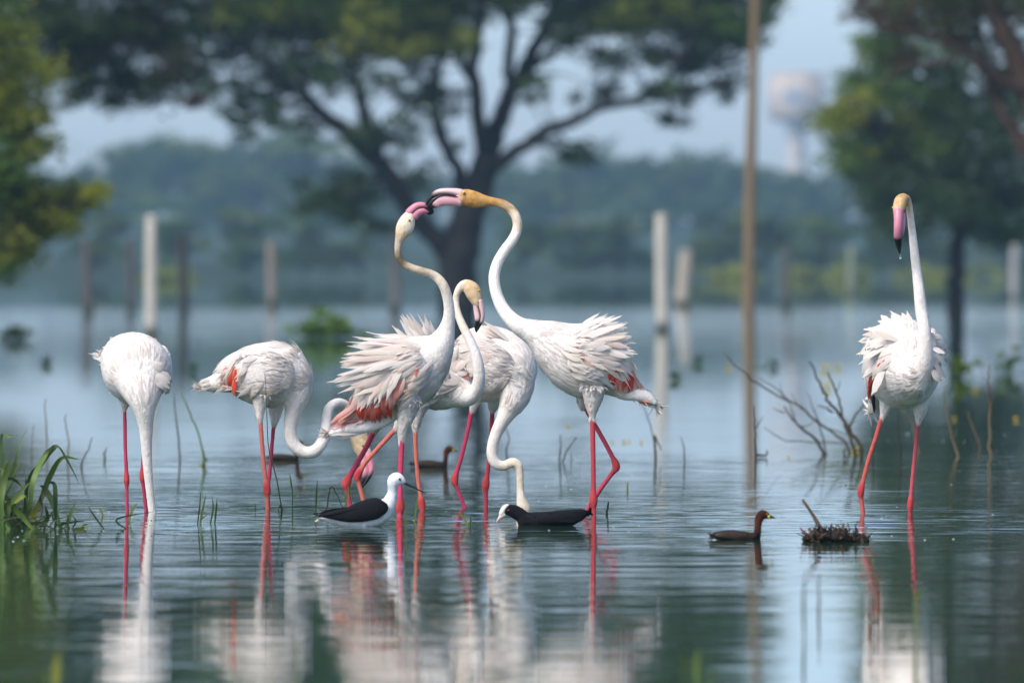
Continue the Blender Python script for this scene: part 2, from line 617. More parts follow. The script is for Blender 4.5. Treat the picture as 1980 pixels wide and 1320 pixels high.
    add(450, 205, 40, 30, 6, DARK, .18); add(540, 225, 50, 30, 6, DARK, .18); add(590, 250, 40, 26, 4, DARK, .16); add(520, 170, 60, 30, 8, MID, .2)
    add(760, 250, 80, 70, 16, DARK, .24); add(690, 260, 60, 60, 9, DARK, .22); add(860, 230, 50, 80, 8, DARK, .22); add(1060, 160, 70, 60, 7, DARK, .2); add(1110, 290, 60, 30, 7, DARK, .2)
    # above the frame, seen in the water
    for x in range(330, 1470, 85):
        add(x, -60, 85, 60, 40, MID, .34, 2.2)
    for x in range(380, 1440, 90):
        add(x, -170, 85, 70, 40, MID, .36, 2.3)
    for x in range(460, 1380, 95):
        add(x, -290, 85, 70, 34, MID, .38, 2.2)
    for x in range(480, 1380, 95):
        add(x, -400, 85, 60, 28, MID, .38, 2.0)
    for x in range(520, 1350, 95):
        add(x, -500, 85, 60, 26, MID, .40, 1.8)
    for x in range(560, 1320, 95):
        add(x, -590, 80, 55, 20, MID, .40, 1.4)
    for yy, xa, xb in ((-680, 600, 1280), (-770, 640, 1240), (-860, 700, 1180), (-940, 780, 1100)):
        for x in range(xa, xb, 100):
            add(x, yy, 85, 60, 22, MID, .42, 2.0)
    for x, y in ((560, 25), (630, 40), (690, 15), (760, 45), (830, 30), (420, 25), (870, 85), (1210, 20), (1320, 25)):
        add(x, y, 60, 30, 16, YEL * .45 + MID * .55, .24, 1.8)
    build_tree('spreading_tree', 'large spreading tree with many forked dark limbs standing in the flooded lake', 220, 886,
               limbs, bl, M['bark'], (0.13, 0.055), 58, 11)

    # rounded tree at the right, on a single trunk
    limbs = [
        [(1847, 620, 0, 19), (1848, 560, 0, 17), (1850, 500, 0, 16), (1856, 430, 0, 15), (1860, 340, 0, 13), (1850, 240, 0, 10), (1840, 100, 0, 8), (1830, -80, 0, 5)],
        [(1856, 430, 0, 10), (1800, 340, -.3, 8), (1730, 270, -.6, 6), (1660, 240, -.8, 4)],
        [(1858, 380, 0, 9), (1910, 300, .2, 7), (1960, 220, .4, 5), (2020, 150, .6, 4)],
        [(1852, 260, 0, 7), (1780, 160, .3, 6), (1710, 110, .4, 4)],
        [(1845, 150, 0, 7), (1900, 40, .4, 5), (1950, -60, .5, 3)],
    ]
    bl = []
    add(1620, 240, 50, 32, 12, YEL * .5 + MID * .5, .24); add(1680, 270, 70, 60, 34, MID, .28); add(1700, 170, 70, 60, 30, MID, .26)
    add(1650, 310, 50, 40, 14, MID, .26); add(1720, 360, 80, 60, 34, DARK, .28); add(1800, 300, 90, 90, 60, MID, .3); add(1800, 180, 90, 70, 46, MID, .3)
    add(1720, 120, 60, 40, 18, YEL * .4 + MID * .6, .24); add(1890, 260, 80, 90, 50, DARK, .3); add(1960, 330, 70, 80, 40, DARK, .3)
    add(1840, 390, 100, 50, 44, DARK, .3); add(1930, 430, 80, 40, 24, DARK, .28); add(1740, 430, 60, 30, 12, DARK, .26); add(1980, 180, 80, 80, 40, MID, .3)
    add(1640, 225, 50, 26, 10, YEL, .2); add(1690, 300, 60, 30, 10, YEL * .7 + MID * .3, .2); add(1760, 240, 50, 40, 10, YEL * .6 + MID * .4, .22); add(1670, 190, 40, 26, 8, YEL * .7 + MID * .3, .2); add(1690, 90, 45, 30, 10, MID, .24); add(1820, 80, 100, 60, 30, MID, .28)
    for x in range(1730, 2160, 85):
        add(x, -20, 80, 60, 26, MID, .32, 1.8); add(x, -140, 80, 60, 24, MID, .34, 1.8)
    for x in range(1800, 2100, 90):
        add(x, -260, 80, 70, 24, MID, .34, 1.5); add(x, -370, 75, 65, 22, MID, .34, 1.4); add(x, -470, 70, 55, 18, MID, .34, 1.4); add(x, -570, 70, 55, 16, MID, .36, 1.4); add(x, -670, 60, 55, 14, MID, .36, 1.3)
    build_tree('rounded_tree', 'rounded green tree on a single dark trunk behind the flamingo facing forward', 210, 1847,
               limbs, bl, M['bark'], (0.12, 0.055), 56, 12)

    # low yellow-green tree reaching in over the water
    limbs = [
        [(-190, 690, 0, 34), (-180, 600, 0, 30), (-150, 480, 0, 26), (-110, 360, 0, 18), (-60, 240, 0, 10), (-20, 120, 0, 6)],
        [(-150, 480, 0, 18), (-70, 430, -.2, 13), (20, 410, -.3, 9), (110, 400, -.4, 6), (180, 390, -.4, 3)],
        [(-170, 560, 0, 14), (-80, 520, .2, 9), (0, 500, .3, 6), (50, 480, .3, 3)],
        [(-110, 360, 0, 12), (-40, 290, .2, 9), (40, 250, .3, 6), (90, 230, .3, 3)],
    ]
    bl = []
    OL = np.array([.27, .29, .028])
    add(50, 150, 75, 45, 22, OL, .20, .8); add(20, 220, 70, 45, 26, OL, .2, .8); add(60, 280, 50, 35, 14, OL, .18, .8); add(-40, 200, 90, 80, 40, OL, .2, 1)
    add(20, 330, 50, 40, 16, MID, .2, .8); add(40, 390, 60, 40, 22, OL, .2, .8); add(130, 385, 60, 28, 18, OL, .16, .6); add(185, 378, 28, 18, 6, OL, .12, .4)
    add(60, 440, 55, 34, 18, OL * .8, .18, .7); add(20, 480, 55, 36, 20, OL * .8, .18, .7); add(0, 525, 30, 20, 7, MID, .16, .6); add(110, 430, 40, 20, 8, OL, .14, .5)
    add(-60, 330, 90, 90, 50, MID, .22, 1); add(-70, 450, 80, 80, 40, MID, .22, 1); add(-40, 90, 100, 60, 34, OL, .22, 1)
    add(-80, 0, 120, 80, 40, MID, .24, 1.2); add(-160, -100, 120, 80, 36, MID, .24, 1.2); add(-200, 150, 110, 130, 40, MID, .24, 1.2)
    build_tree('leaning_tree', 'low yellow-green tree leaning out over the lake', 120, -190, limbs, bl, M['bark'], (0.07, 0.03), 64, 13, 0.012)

    # dark overhanging tree with brown twigs, its trunk out of view
    limbs = [
        [(-330, 650, 0, 40), (-320, 500, 0, 34), (-290, 330, 0, 30), (-230, 180, 0, 24), (-120, 60, 0, 18), (20, -20, 0, 14), (160, -30, -.2, 10), (290, 20, -.3, 7), (390, 110, -.4, 4)],
        [(-120, 60, 0, 12), (0, 60, .3, 10), (110, 70, .4, 8), (220, 110, .5, 5), (300, 170, .6, 3)],
        [(60, -22, 0, 9), (130, 40, -.3, 7), (200, 60, -.4, 5), (280, 90, -.5, 4), (380, 180, -.5, 2)],
        [(-230, 180, 0, 14), (-180, 0, .3, 12), (-100, -150, .5, 9), (0, -280, .6, 5)],
        [(20, -20, 0, 9), (120, -120, .3, 7), (220, -200, .4, 4)],
    ]
    bl = []
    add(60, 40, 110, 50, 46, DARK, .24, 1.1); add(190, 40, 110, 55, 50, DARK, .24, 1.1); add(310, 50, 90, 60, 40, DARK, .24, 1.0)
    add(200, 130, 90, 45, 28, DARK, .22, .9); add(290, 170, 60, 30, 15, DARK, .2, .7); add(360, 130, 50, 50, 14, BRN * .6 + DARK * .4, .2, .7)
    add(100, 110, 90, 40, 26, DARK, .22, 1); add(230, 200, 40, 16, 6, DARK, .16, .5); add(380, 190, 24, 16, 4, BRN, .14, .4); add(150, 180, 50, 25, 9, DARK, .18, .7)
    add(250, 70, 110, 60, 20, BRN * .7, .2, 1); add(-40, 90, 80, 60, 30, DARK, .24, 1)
    for x in range(-280, 400, 85):
        add(x, -60, 80, 60, 32, DARK, .3, 1.7); add(x - 40, -170, 80, 60, 28, MID, .32, 1.7)
    for x in range(-260, 260, 90):
        add(x, -290, 80, 70, 26, MID, .34, 1.6); add(x - 20, -400, 70, 60, 22, MID, .34, 1.4); add(x - 20, -510, 70, 60, 18, MID, .34, 1.4); add(x, -620, 70, 60, 16, MID, .36, 1.4); add(x, -730, 70, 60, 14, MID, .36, 1.3)
    build_tree('overhanging_tree', 'dark overhanging tree with drooping brown twigs above the yellow-green tree', 165, -330, limbs, bl, M['brown_bark'], (0.10, 0.04), 58, 14, 0.016)

    # brown twiggy tree at the top right
    limbs = [
        [(2080, 660, 0, 44), (2070, 480, 0, 38), (2040, 320, 0, 34), (2000, 200, 0, 28), (1960, 110, 0, 22), (1920, 20, 0, 17), (1880, -120, 0, 12), (1850, -260, 0, 6)],
        [(1990, 180, 0, 15), (1920, 150, -.2, 11), (1860, 100, -.3, 9), (1790, 70, -.4, 7), (1720, 60, -.5, 5), (1660, 20, -.5, 3)],
        [(2030, 300, 0, 14), (1970, 260, .2, 10), (1920, 180, .3, 8), (1900, 80, .4, 6), (1890, -40, .5, 4)],
        [(1860, 100, -.3, 6), (1800, 130, -.3, 5), (1740, 130, -.3, 4), (1700, 170, -.3, 2)],
        [(2050, 360, 0, 12), (2000, 330, -.2, 9), (1960, 270, -.3, 6), (1930, 200, -.3, 4)],
    ]
    bl = []
    add(1720, 30, 60, 40, 16, BRN * .7 + DARK * .3, .2, .8); add(1800, 40, 80, 45, 24, BRN * .7 + DARK * .3, .2, .9); add(1890, 60, 80, 60, 24, BRN * .6 + DARK * .4, .22, .9)
    add(1950, 120, 60, 70, 20, BRN * .8, .2, .8); add(1960, 20, 70, 50, 24, BRN * .5 + DARK * .5, .22, 1); add(1760, 110, 50, 26, 7, BRN, .16, .6); add(1660, 20, 30, 30, 6, BRN, .16, .5)
    for x in range(1720, 2200, 80):
        add(x, -60, 75, 55, 18, BRN * .4 + DARK * .6, .26, 1.3); add(x + 20, -170, 75, 60, 18, MID, .28, 1.3)
    add(2080, 200, 80, 120, 34, DARK, .26, 1.2)
    build_tree('brown_twigged_tree', 'brown twiggy tree with sparse leaves hanging before the rounded green tree', 150, 2080, limbs, bl, M['brown_bark'], (0.08, 0.03), 44, 15, 0.014)


def build_far_trees():
    protos = []
    for s in range(4):
        rs = np.random.default_rng(40 + s)
        root = empty('distant_tree', (0, 0, 0), 'blue-hazed leafy tree in the wood along the far shore', 'tree', 'trees of the far wood')
        g = Geo()
        hgt = 6.0
        tube(g, [(0, 0, -0.4), (0.05, 0, 1.0), (0.1, 0.1, 2.4), (0.0, 0.0, 4.4)], [0.22, 0.17, 0.14, 0.05], (1, 1, 1), 7, 4)
        cen, rad, col = [], [], []
        for q in range(13):
            a = rs.uniform(0, 6.28)
            r = rs.uniform(0.3, 2.3)
            z = rs.uniform(1.6, 5.2) - 0.25 * r
            cc = np.array([r * math.cos(a), r * math.sin(a), z])
            tube(g, [(0.06, 0.05, z * 0.45), cc * np.array([.5, .5, .8]), cc], [0.07, 0.05, 0.02], (1, 1, 1), 5, 3)
            ck = (BLUE, MID, DARK, YEL * .3 + MID * .7)[rs.integers(0, 4)]
            for e in range(9):
                cen.append(cc + rs.normal(0, 0.55, 3) * np.array([1, 1, 0.7]))
                rad.append(rs.uniform(0.35, 0.6))
                col.append(ck * rs.uniform(0.8, 1.2))
        obj('trunk', g.mesh('trunk'), M['bark'], root)
        V, Q, K = leaf_cards(np.array(cen), np.array(rad), 56, 0.26, 0.12, np.array(col), rs)
        obj('crown', np_mesh('crown', V, Q, None, K, False), M['leaf'], root)
        protos.append(root)
    rs = np.random.default_rng(77)
    # (photograph column, row of the top, distance)
    rows = [(170, 300, 590), (235, 262, 620), (300, 246, 640), (365, 262, 610), (430, 268, 660), (500, 236, 600), (560, 232, 640), (620, 268, 600), (690, 300, 640),
            (770, 320, 600), (840, 330, 650), (960, 330, 620), (1030, 300, 590), (1095, 262, 560), (1150, 282, 575), (1225, 300, 640), (1290, 284, 600), (1350, 280, 620),
            (1420, 300, 650), (1500, 318, 640), (1570, 320, 600), (1640, 330, 650), (1720, 330, 620), (1810, 320, 660), (1900, 330, 620), (1985, 320, 640), (90, 320, 620), (10, 300, 650),
            (-70, 300, 630), (2060, 310, 640),
            (130, 330, 680), (265, 300, 690), (400, 300, 690), (465, 290, 685), (530, 280, 690), (655, 310, 690), (730, 330, 680), (805, 340, 690), (905, 340, 690), (1000, 330, 690), (1065, 310, 690), (1190, 310, 690), (1260, 310, 680), (1320, 310, 690), (1390, 310, 690), (1460, 325, 690), (1535, 330, 690), (1610, 335, 690), (1680, 340, 690),
            (200, 400, 578), (330, 410, 580), (470, 400, 582), (590, 405, 580), (700, 415, 585), (1010, 415, 580), (1120, 420, 582), (1200, 400, 580), (1400, 395, 580), (1480, 405, 582), (1590, 410, 585), (1700, 420, 580), (1770, 410, 582), (1950, 415, 580)]
    used = [False] * 4
    for i, (px, top, d) in enumerate(rows):
        k = i % 4
        if d > 585 or top < 340:
            d += 400
        zb = float(np.interp(d, [560, 600, 640, 860, 960, 1100], [0, .45, .7, 1.2, 2.5, 4.1])) - .2
        hgt = H + (HY - top) * d / F - zb
        if used[k]:
            o = protos[k].copy()
            C.objects.link(o)
            for ch in protos[k].children:
                c = ch.copy()
                C.objects.link(c)
                c.parent = o
        else:
            o = protos[k]
            used[k] = True
        sc = hgt / 5.6
        p = P(px, HY, d)
        o.location = (float(p[0]), d, zb)
        if d < 585:
            tag(o, 'low dark bush on the far shore in front of the hazy wood', 'bush', 'bushes along the far shore')
        ws = max(sc, 0.62) * rs.uniform(0.95, 1.25)
        o.scale = (ws, ws, sc)
        o.rotation_euler = (0, 0, rs.uniform(0, 6.28))


# ------------------------------------------------------------------ posts, pole, tower
def build_posts():
    pale = lin(205, 200, 188)[:3]
    grey = lin(150, 140, 130)[:3]
    dark = lin(70, 68, 68)[:3]
    brown = np.array(lin(100, 98, 96)[:3])
    spec = [
        ('fence_post', 292, 292, 420, 648, 12, pale, 'pale concrete post with dark waterline behind the flamingo dipping its straight neck'),
        ('fence_post', 1278, 1281, 418, 640, 13, pale, 'pale concrete post in the water between the tall wooden pole and the kissing flamingos'),
        ('fence_post', 1327, 1318, 488, 592, 14, lin(190, 180, 165)[:3], 'short leaning pale wooden post behind a white concrete post'),
        ('fence_post', 352, 356, 458, 608, 9, dark, 'dark weathered post standing in the lake beside a white post'),
        ('fence_post', 166, 171, 470, 604, 10, brown, 'brown weathered post standing in the lake near the yellow-green tree'),
        ('fence_post', 251, 254, 462, 600, 8, brown * np.array([.9, .9, .95]), 'thin brown-grey post between the brown post and the white post'),
        ('fence_post', 524, 526, 470, 592, 9, grey, 'hazy grey post alone in the lake behind the bent-necked flamingo'),
        ('fence_post', 763, 764, 440, 600, 10, lin(150, 146, 140)[:3], 'pale pinkish post beside the trunk of the spreading tree'),
        ('fence_post', 1522, 1519, 478, 592, 8, brown, 'thin brown post between the tall pole and the rounded tree'),
        ('fence_post', 1646, 1645, 478, 570, 8, lin(140, 150, 130)[:3], 'hazy greenish post far out in front of the bank'),
        ('fence_post', 1962, 1960, 470, 576, 8, lin(180, 180, 175)[:3], 'hazy pale post beside the trunk of the rounded tree'),
    ]
    for name, xt, xb, yt, yb, w2, colr, lab in spec:
        d = wd(yb)
        b = P(xb, yb, d)
        b[2] = 0
        t = P(xt, yt, d)
        root = empty(name, b, lab, 'post', 'old posts standing in the lake')
        r = w2 * d / F
        n = 14
        zt = np.linspace(0, 1, n)
        start = b + (b - t) / np.linalg.norm(t - b) * 0.4
        pts = start[None, :] + (t - start)[None, :] * zt[:, None]
        rs = np.random.default_rng(int(xt))
        rr = r * (1.03 - 0.08 * zt) * (1 + rs.normal(0, 0.012, n))
        rr[-1] *= 0.86
        V, Q, T = sweep(pts, rr, rr, (1, 0, 0), 12, 3.2)
        z = V[:, 2]
        noise = rs.normal(0, 0.02, len(V))
        alg = np.clip(1 - (z - 0.07 + noise) / 0.05, 0, 1)[:, None]
        col = np.array(colr)[None, :] * 0.75 * (1 - alg) + np.array([0.02, 0.028, 0.012])[None, :] * alg
        g = Geo()
        g.add(V, Q, T, col)
        obj('shaft', g.mesh('shaft', b), M['post'], root)
        g = Geo()     # weathered cap a little wider than the shaft, and an old wire staple
        ax = (t - start) / np.linalg.norm(t - start)
        V, Q, T = sweep([t - ax * 0.03, t - ax * .02, t + ax * 0.008, t + ax * 0.014], np.array([r, r * 1.04, r * 1.02, r * .7]), np.array([r, r * 1.04, r * 1.02, r * .7]), (1, 0, 0), 12, 3.2)
        g.add(V, Q, T, np.array(colr) * 0.7)
        obj('cap', g.mesh('cap', b), M['post'], root)

    # tall leaning pole
    d = wd(608)
    b = P(1447, 608, d)
    b[2] = 0
    root = empty('wooden_pole', b, 'tall thin tan wooden utility pole leaning slightly in the lake', 'pole')
    g = Geo()
    k = d / F
    tube(g, [P(1446, 612, d) - [0, 0, .3], P(1449, 500, d), P(1452, 300, d), P(1459, 60, d), P(1464, -160, d), P(1468, -330, d)],
         np.array([12.5, 12, 11, 8.5, 7.5, 7]) * k, np.array(lin(150, 128, 98)[:3]) * .62, 10, 5)
    obj('shaft', g.mesh('shaft', b), M['post'], root)
    g = Geo()
    tube(g, [P(1420, -300, d), P(1468, -300, d) + [0, -.16, 0], P(1516, -300, d)], np.array([4.5, 4.5, 4.5]) * k, (0.2, 0.16, 0.11), 6, 2)
    obj('crossarm', g.mesh('crossarm', b), M['post'], root)
    for x in (1425, 1511):
        g = Geo()
        p0 = P(x, -303, d)
        tube(g, [p0, p0 + [0, 0, .06], p0 + [0, 0, .12], p0 + [0, 0, .2]], [0.03, 0.055, 0.045, 0.03], (0.6, 0.6, 0.58), 8, 2)
        obj('insulator', g.mesh('insulator', b), M['bill'], root)

    # water tower far behind
    d = 1500.0
    k = d / F
    b = P(1540, HY, d)
    b[2] = 0.8
    root = empty('water_tower', b, 'hazy beige water tower rising behind the far wood', 'tower')
    z = lambda py: H + (HY - py) * k
    cx = b[0]
    beige = (0.52, 0.45, 0.38)

    def lathe(name, prof, col, par=root, n=28, x=cx, y=d):
        g = Geo()
        a = np.linspace(0, 2 * math.pi, n, endpoint=False)
        V = np.array([(x + r * math.cos(t), y + r * math.sin(t), zz) for r, zz in prof for t in a])
        Q = []
        for i in range(len(prof) - 1):
            for j in range(n):
                q = (j + 1) % n
                Q.append((i * n + j, i * n + q, (i + 1) * n + q, (i + 1) * n + j))
        g.add(V, Q, None, col)
        return obj(name, g.mesh(name, b, False), M['wall'], par)
    R = 50 * k
    lathe('shaft', [(20 * k, 0.5), (19 * k, z(300)), (19 * k, z(238))], (0.55, 0.50, 0.46))
    tank = lathe('tank', [(0.1, z(236)), (42 * k, z(236)), (R, z(230)), (R, z(146)), (0.1, z(146))], beige)
    lathe('gallery', [(R * .9, z(226)), (R * 1.10, z(226)), (R * 1.10, z(221)), (R * .99, z(221))], (0.30, 0.26, 0.26))
    lathe('roof', [(R * 1.03, z(147)), (R * 1.03, z(144)), (R * .6, z(141)), (0.05, z(139))], (0.5, 0.42, 0.36))
    for i in range(10):
        a = i / 10 * 6.283
        g = Geo()
        tube(g, [(cx + R * 1.02 * math.cos(a), d + R * 1.02 * math.sin(a), z(222)), (cx + R * 1.02 * math.cos(a), d + R * 1.02 * math.sin(a), z(150))], [.14, .14], (0.52, 0.42, 0.34), 6, 1)
        obj('rib', g.mesh('rib', b), M['wall'], tank)
    for a0 in (-1.75,):
        g = Geo()
        aa = np.linspace(a0 - .42, a0 + .42, 8)
        V = np.array([(cx + R * 1.012 * math.cos(t), d + R * 1.012 * math.sin(t), zz) for zz in (z(202), z(172)) for t in aa])
        g.add(V, [(i, i + 1, i + 9, i + 8) for i in range(7)], None, (0.30, 0.36, 0.44))
        obj('panel', g.mesh('panel', b), M['wall'], tank)


# ------------------------------------------------------------------ birds
W = np.array([0.80, 0.745, 0.69])      # white plumage
CR = np.array([0.76, 0.66, 0.53])       # cream
CP = np.array([0.80, 0.66, 0.58])       # pinkish cream
NK = np.array([0.52, 0.44, 0.33])       # stained neck
TN = np.array([0.25, 0.195, 0.125])       # darker tan
OC = np.array([0.50, 0.27, 0.085])       # ochre head
HD = np.array([0.64, 0.48, 0.30])       # buff head
PK = np.array([0.45, 0.050, 0.105])      # deep pink leg
RD = np.array([0.46, 0.058, 0.062])     # red joint
SL = np.array([0.56, 0.155, 0.115])      # salmon leg
BK = np.array([0.60, 0.22, 0.29])       # pink bill
BP = np.array([0.74, 0.50, 0.48])       # pale bill
BB = np.array([0.010, 0.010, 0.012])    # black
CORAL = np.array([0.74, 0.085, 0.045])
PINKF = np.array([0.78, 0.33, 0.27])
SHD = np.array([0.50, 0.40, 0.33])  # brownish shade painted into the forward-facing bird's neck base, also some tail tips


def loft_arrays(rows, D):
    """rows: (px, py, dy, rh px, rw px, colour) -> world points, radii, colours, resampled"""
    k = D / F
    A = []
    for (a, b, dy, rh, rw, c) in rows:
        p = P(a, b, D)
        p[1] += dy
        A.append(np.concatenate([p, [rh * k, rw * k], c]))
    B = catmull(np.array(A), 6)
    B[:, 3:5] = np.maximum(B[:, 3:5], 0.5 * k)
    return B[:, :3], B[:, 3], B[:, 4], np.clip(B[:, 5:8], 0.003, 1)


def grow_body(lofts, D, origin, voxel, smooth=6):
    """one continuous skin round all lofts; lofts: (tag, rows, ref)"""
    g = Geo()
    cen, rad, col, tg, tan = [], [], [], [], []
    for (tname, rows, ref) in lofts:
        p, rh, rw, c = loft_arrays(rows, D)
        V, Q, T = sweep(p, rh, rw, ref, 24 if rh.max() > 0.04 else 12)
        g.add(V, Q, T)
        # colour samples sit on several points of each section
        t = np.gradient(p, axis=0)
        t /= np.linalg.norm(t, axis=1)[:, None] + 1e-9
        u = np.linspace(0, len(p) - 1, (len(p) - 1) * 4 + 1)
        up = lambda A: np.stack([np.interp(u, np.arange(len(p)), A[:, j]) for j in range(A.shape[1])], 1)
        cen.append(up(p)); rad.append(up(((rh + rw) / 2)[:, None])[:, 0]); col.append(up(c)); tan.append(up(t))
        tg += [tname] * len(u)
    me = g.mesh('tmp', origin, False)
    tmp = bpy.data.objects.new('tmp', me)
    C.objects.link(tmp)
    md = tmp.modifiers.new('r', 'REMESH')
    md.mode = 'VOXEL'
    md.voxel_size = voxel
    dg = bpy.context.evaluated_depsgraph_get()
    dg.update()
    new = bpy.data.meshes.new_from_object(tmp.evaluated_get(dg))
    bpy.data.objects.remove(tmp)
    bpy.data.meshes.remove(me)
    n = len(new.vertices)
    V = np.empty(n * 3, dtype=np.float32)
    new.vertices.foreach_get('co', V)
    V = V.reshape(-1, 3).astype(float)
    cen, rad, col, tan = np.concatenate(cen) - origin, np.concatenate(rad), np.concatenate(col), np.concatenate(tan)
    tg = np.array(tg)
    # nearest section for every vertex
    best = np.zeros((n, 3)); near = np.zeros(n, int)
    for s in range(0, n, 3000):
        dd = np.linalg.norm(V[s:s + 3000, None, :] - cen[None], axis=2) / rad[None]
        i2 = np.argpartition(dd, 3, axis=1)[:, :3]
        near[s:s + 3000] = np.argmin(dd, axis=1)
        wgt = np.take_along_axis(dd, i2, 1) ** -6
        wgt /= wgt.sum(1)[:, None]
        best[s:s + 3000] = (col[i2] * wgt[:, :, None]).sum(1)
    ne = len(new.edges)
    E = np.empty(ne * 2, dtype=np.int32)
    new.edges.foreach_get('vertices', E)
    E = E.reshape(-1, 2)
    deg = np.bincount(E.ravel(), minlength=n)[:, None]
    leg = np.isin(tg[near], ['leg'])
    lam = np.where(leg, 0.25, 0.75)[:, None]

    def avg(A):
        out = np.empty_like(A)
        for c in range(A.shape[1]):
            out[:, c] = np.bincount(E[:, 0], A[E[:, 1], c], n) + np.bincount(E[:, 1], A[E[:, 0], c], n)
        return out / np.maximum(deg, 1)
    for it in range(smooth):
        V = V + lam * (avg(V) - V)
    K = best
    for it in range(3):
        K = K + 0.5 * (avg(K) - K)
    rr = np.random.default_rng(n)
    mo = rr.normal(0, 1, (n, 1))
    for it in range(4):
        mo = avg(mo)
    mo = mo / (mo.std() + 1e-9)
    sat = np.clip(1 - K[:, 2:3] / K[:, 0:1], 0, .7) * (~leg)[:, None]
    K = np.clip(K * (1 + mo * sat * np.array([.16, .26, .40])), .004, 1)
    new.vertices.foreach_set('co', V.astype(np.float32).ravel())
    new.polygons.foreach_set('use_smooth', np.ones(len(new.polygons), dtype=bool))
    new.update()
    for a in list(new.color_attributes):
        new.color_attributes.remove(a)
    set_col(new, K)
    new.materials.clear()
    N = np.empty(n * 3, dtype=np.float32)
    new.vertices.foreach_get('normal', N)
    return new, V, N.reshape(-1, 3).astype(float), K, tg[near], tan[near]


def feather_sheet(base, tip, width, bend, normal, rs, nt=9, droop=0.0, point=0.55, bulge=0.0):
    """one feather from base to tip; bend is sideways in its own plane, normal is its face"""
    base, tip = np.asarray(base, float), np.asarray(tip, float)
    a = tip - base
    L = np.linalg.norm(a) + 1e-9
    a /= L
    n = np.asarray(normal, float)
    n = n - (n @ a) * a
    n /= np.linalg.norm(n) + 1e-9
    s = np.cross(n, a)
    t = np.linspace(0, 1, nt)
    w = width * 0.5 * (0.25 + 0.75 * np.sin(math.pi * np.clip(t * 0.85 + 0.05, 0, 1)) ** 0.8) * np.clip((1 - t) / (1 - point), 0, 1) ** 0.65
    w[-1] = width * 0.03
    c = base + a * (t * L)[:, None] + s * (bend * L * np.sin(math.pi * t * 0.5) * t)[:, None] * 1.0 - n * (droop * L * t * t)[:, None] + n * (bulge * 4 * t * (1 - t))[:, None]
    ridge = n * (w * 0.28)[:, None]
    jag = rs.normal(0, 0.05, (nt, 2)) * width
    Lf = c - s * (w + jag[:, 0] * (t > .5))[:, None]
    Rt = c + s * (w + jag[:, 1] * (t > .5))[:, None]
    V = np.stack([Lf, c + ridge, Rt], 1).reshape(-1, 3)
    Q = []
    for i in range(nt - 1):
        Q += [(i * 3, i * 3 + 1, i * 3 + 4, i * 3 + 3), (i * 3 + 1, i * 3 + 2, i * 3 + 5, i * 3 + 4)]
    return V, Q


def contour(root, origin, V, N, K, tg, tan, rs, cell, length, width, lift, R, tags=('body', 'thigh'), limit=None):
    """small overlapping body feathers lying towards the tail: far too many to count"""
    tan = np.where((tg == 'thigh')[:, None], -tan, tan)
    tg = np.where((tg == 'thigh') & (K[:, 1] < 0.6), 'skip', tg)
    key = np.floor(V / cell).astype(np.int64)
    ok = np.isin(tg, tags)
    idx = np.nonzero(ok)[0]
    rs.shuffle(idx)
    _, first = np.unique(key[idx], axis=0, return_index=True)
    idx = idx[first]
    n = N[idx] + rs.normal(0, 0.05, (len(idx), 3))
    n /= np.linalg.norm(n, axis=1)[:, None]
    f = -tan[idx] + rs.normal(0, 0.10, (len(idx), 3))
    f = f - (f * n).sum(1)[:, None] * n
    ln = np.linalg.norm(f, axis=1)
    ok = ln > 0.15
    idx, n, f = idx[ok], n[ok], f[ok] / ln[ok][:, None]
    m = len(idx)
    if m == 0:
        return None
    L = length * rs.uniform(0.7, 1.3, m) * np.where(tg[idx] == 'thigh', 0.45, 1.0)
    Wd = width * rs.uniform(0.7, 1.3, m)
    lf = lift * rs.uniform(0.3, 1.5, m)
    sd = np.cross(n, f)
    t = np.array([0, .35, .7, 1.0])
    wp = np.array([.5, 1.0, .8, .06]) * 0.5
    b = V[idx] - n * 0.0012
    sway = rs.normal(0, .06, m)
    c = (b[:, None, :] + f[:, None, :] * (t[None, :] * L[:, None])[:, :, None]
         + n[:, None, :] * (t[None, :] * lf[:, None] - t[None, :] ** 2 * (L ** 2 / (2 * R))[:, None])[:, :, None]
         + sd[:, None, :] * (t[None, :] ** 2 * (sway * L)[:, None])[:, :, None])
    wv = (wp[None, :] * Wd[:, None])[:, :, None] * sd[:, None, :]
    ridge = n[:, None, :] * (wp[None, :] * Wd[:, None] * .25)[:, :, None]
    VV = np.stack([c - wv, c + ridge, c + wv], 2).reshape(-1, 3)
    q = []
    for r in range(3):
        q += [(r * 3, r * 3 + 1, r * 3 + 4, r * 3 + 3), (r * 3 + 1, r * 3 + 2, r * 3 + 5, r * 3 + 4)]
    QQ = (np.arange(m)[:, None, None] * 12 + np.array(q)[None]).reshape(-1, 4)
    g = Geo()
    g.add(VV, QQ, None, np.repeat(K[idx] * rs.uniform(0.95, 1.03, (m, 1)), 12, axis=0))
    if not g.V:
        return None
    o = obj('plumage', g.mesh('plumage'), M['feather'], root)
    o['kind'] = 'stuff'
    return o


BVHS = []
SURF = True


def cast(p):
    """depth and face of the bird's own surface at p, seen along its depth axis"""
    best, bn = None, None
    for b in BVHS:
        loc, nrm, _, _ = b.ray_cast(Vector((p[0], -2.0, p[2])), Vector((0, 1, 0)))
        if loc is not None and (best is None or loc.y < best):
            best, bn = loc.y, np.array(nrm)
            if bn[1] > 0:
                bn = -bn
    return best, bn


def add_bvh(me):
    BVHS.append(BVHTree.FromPolygons([v.co for v in me.vertices], [tuple(p.vertices) for p in me.polygons]))


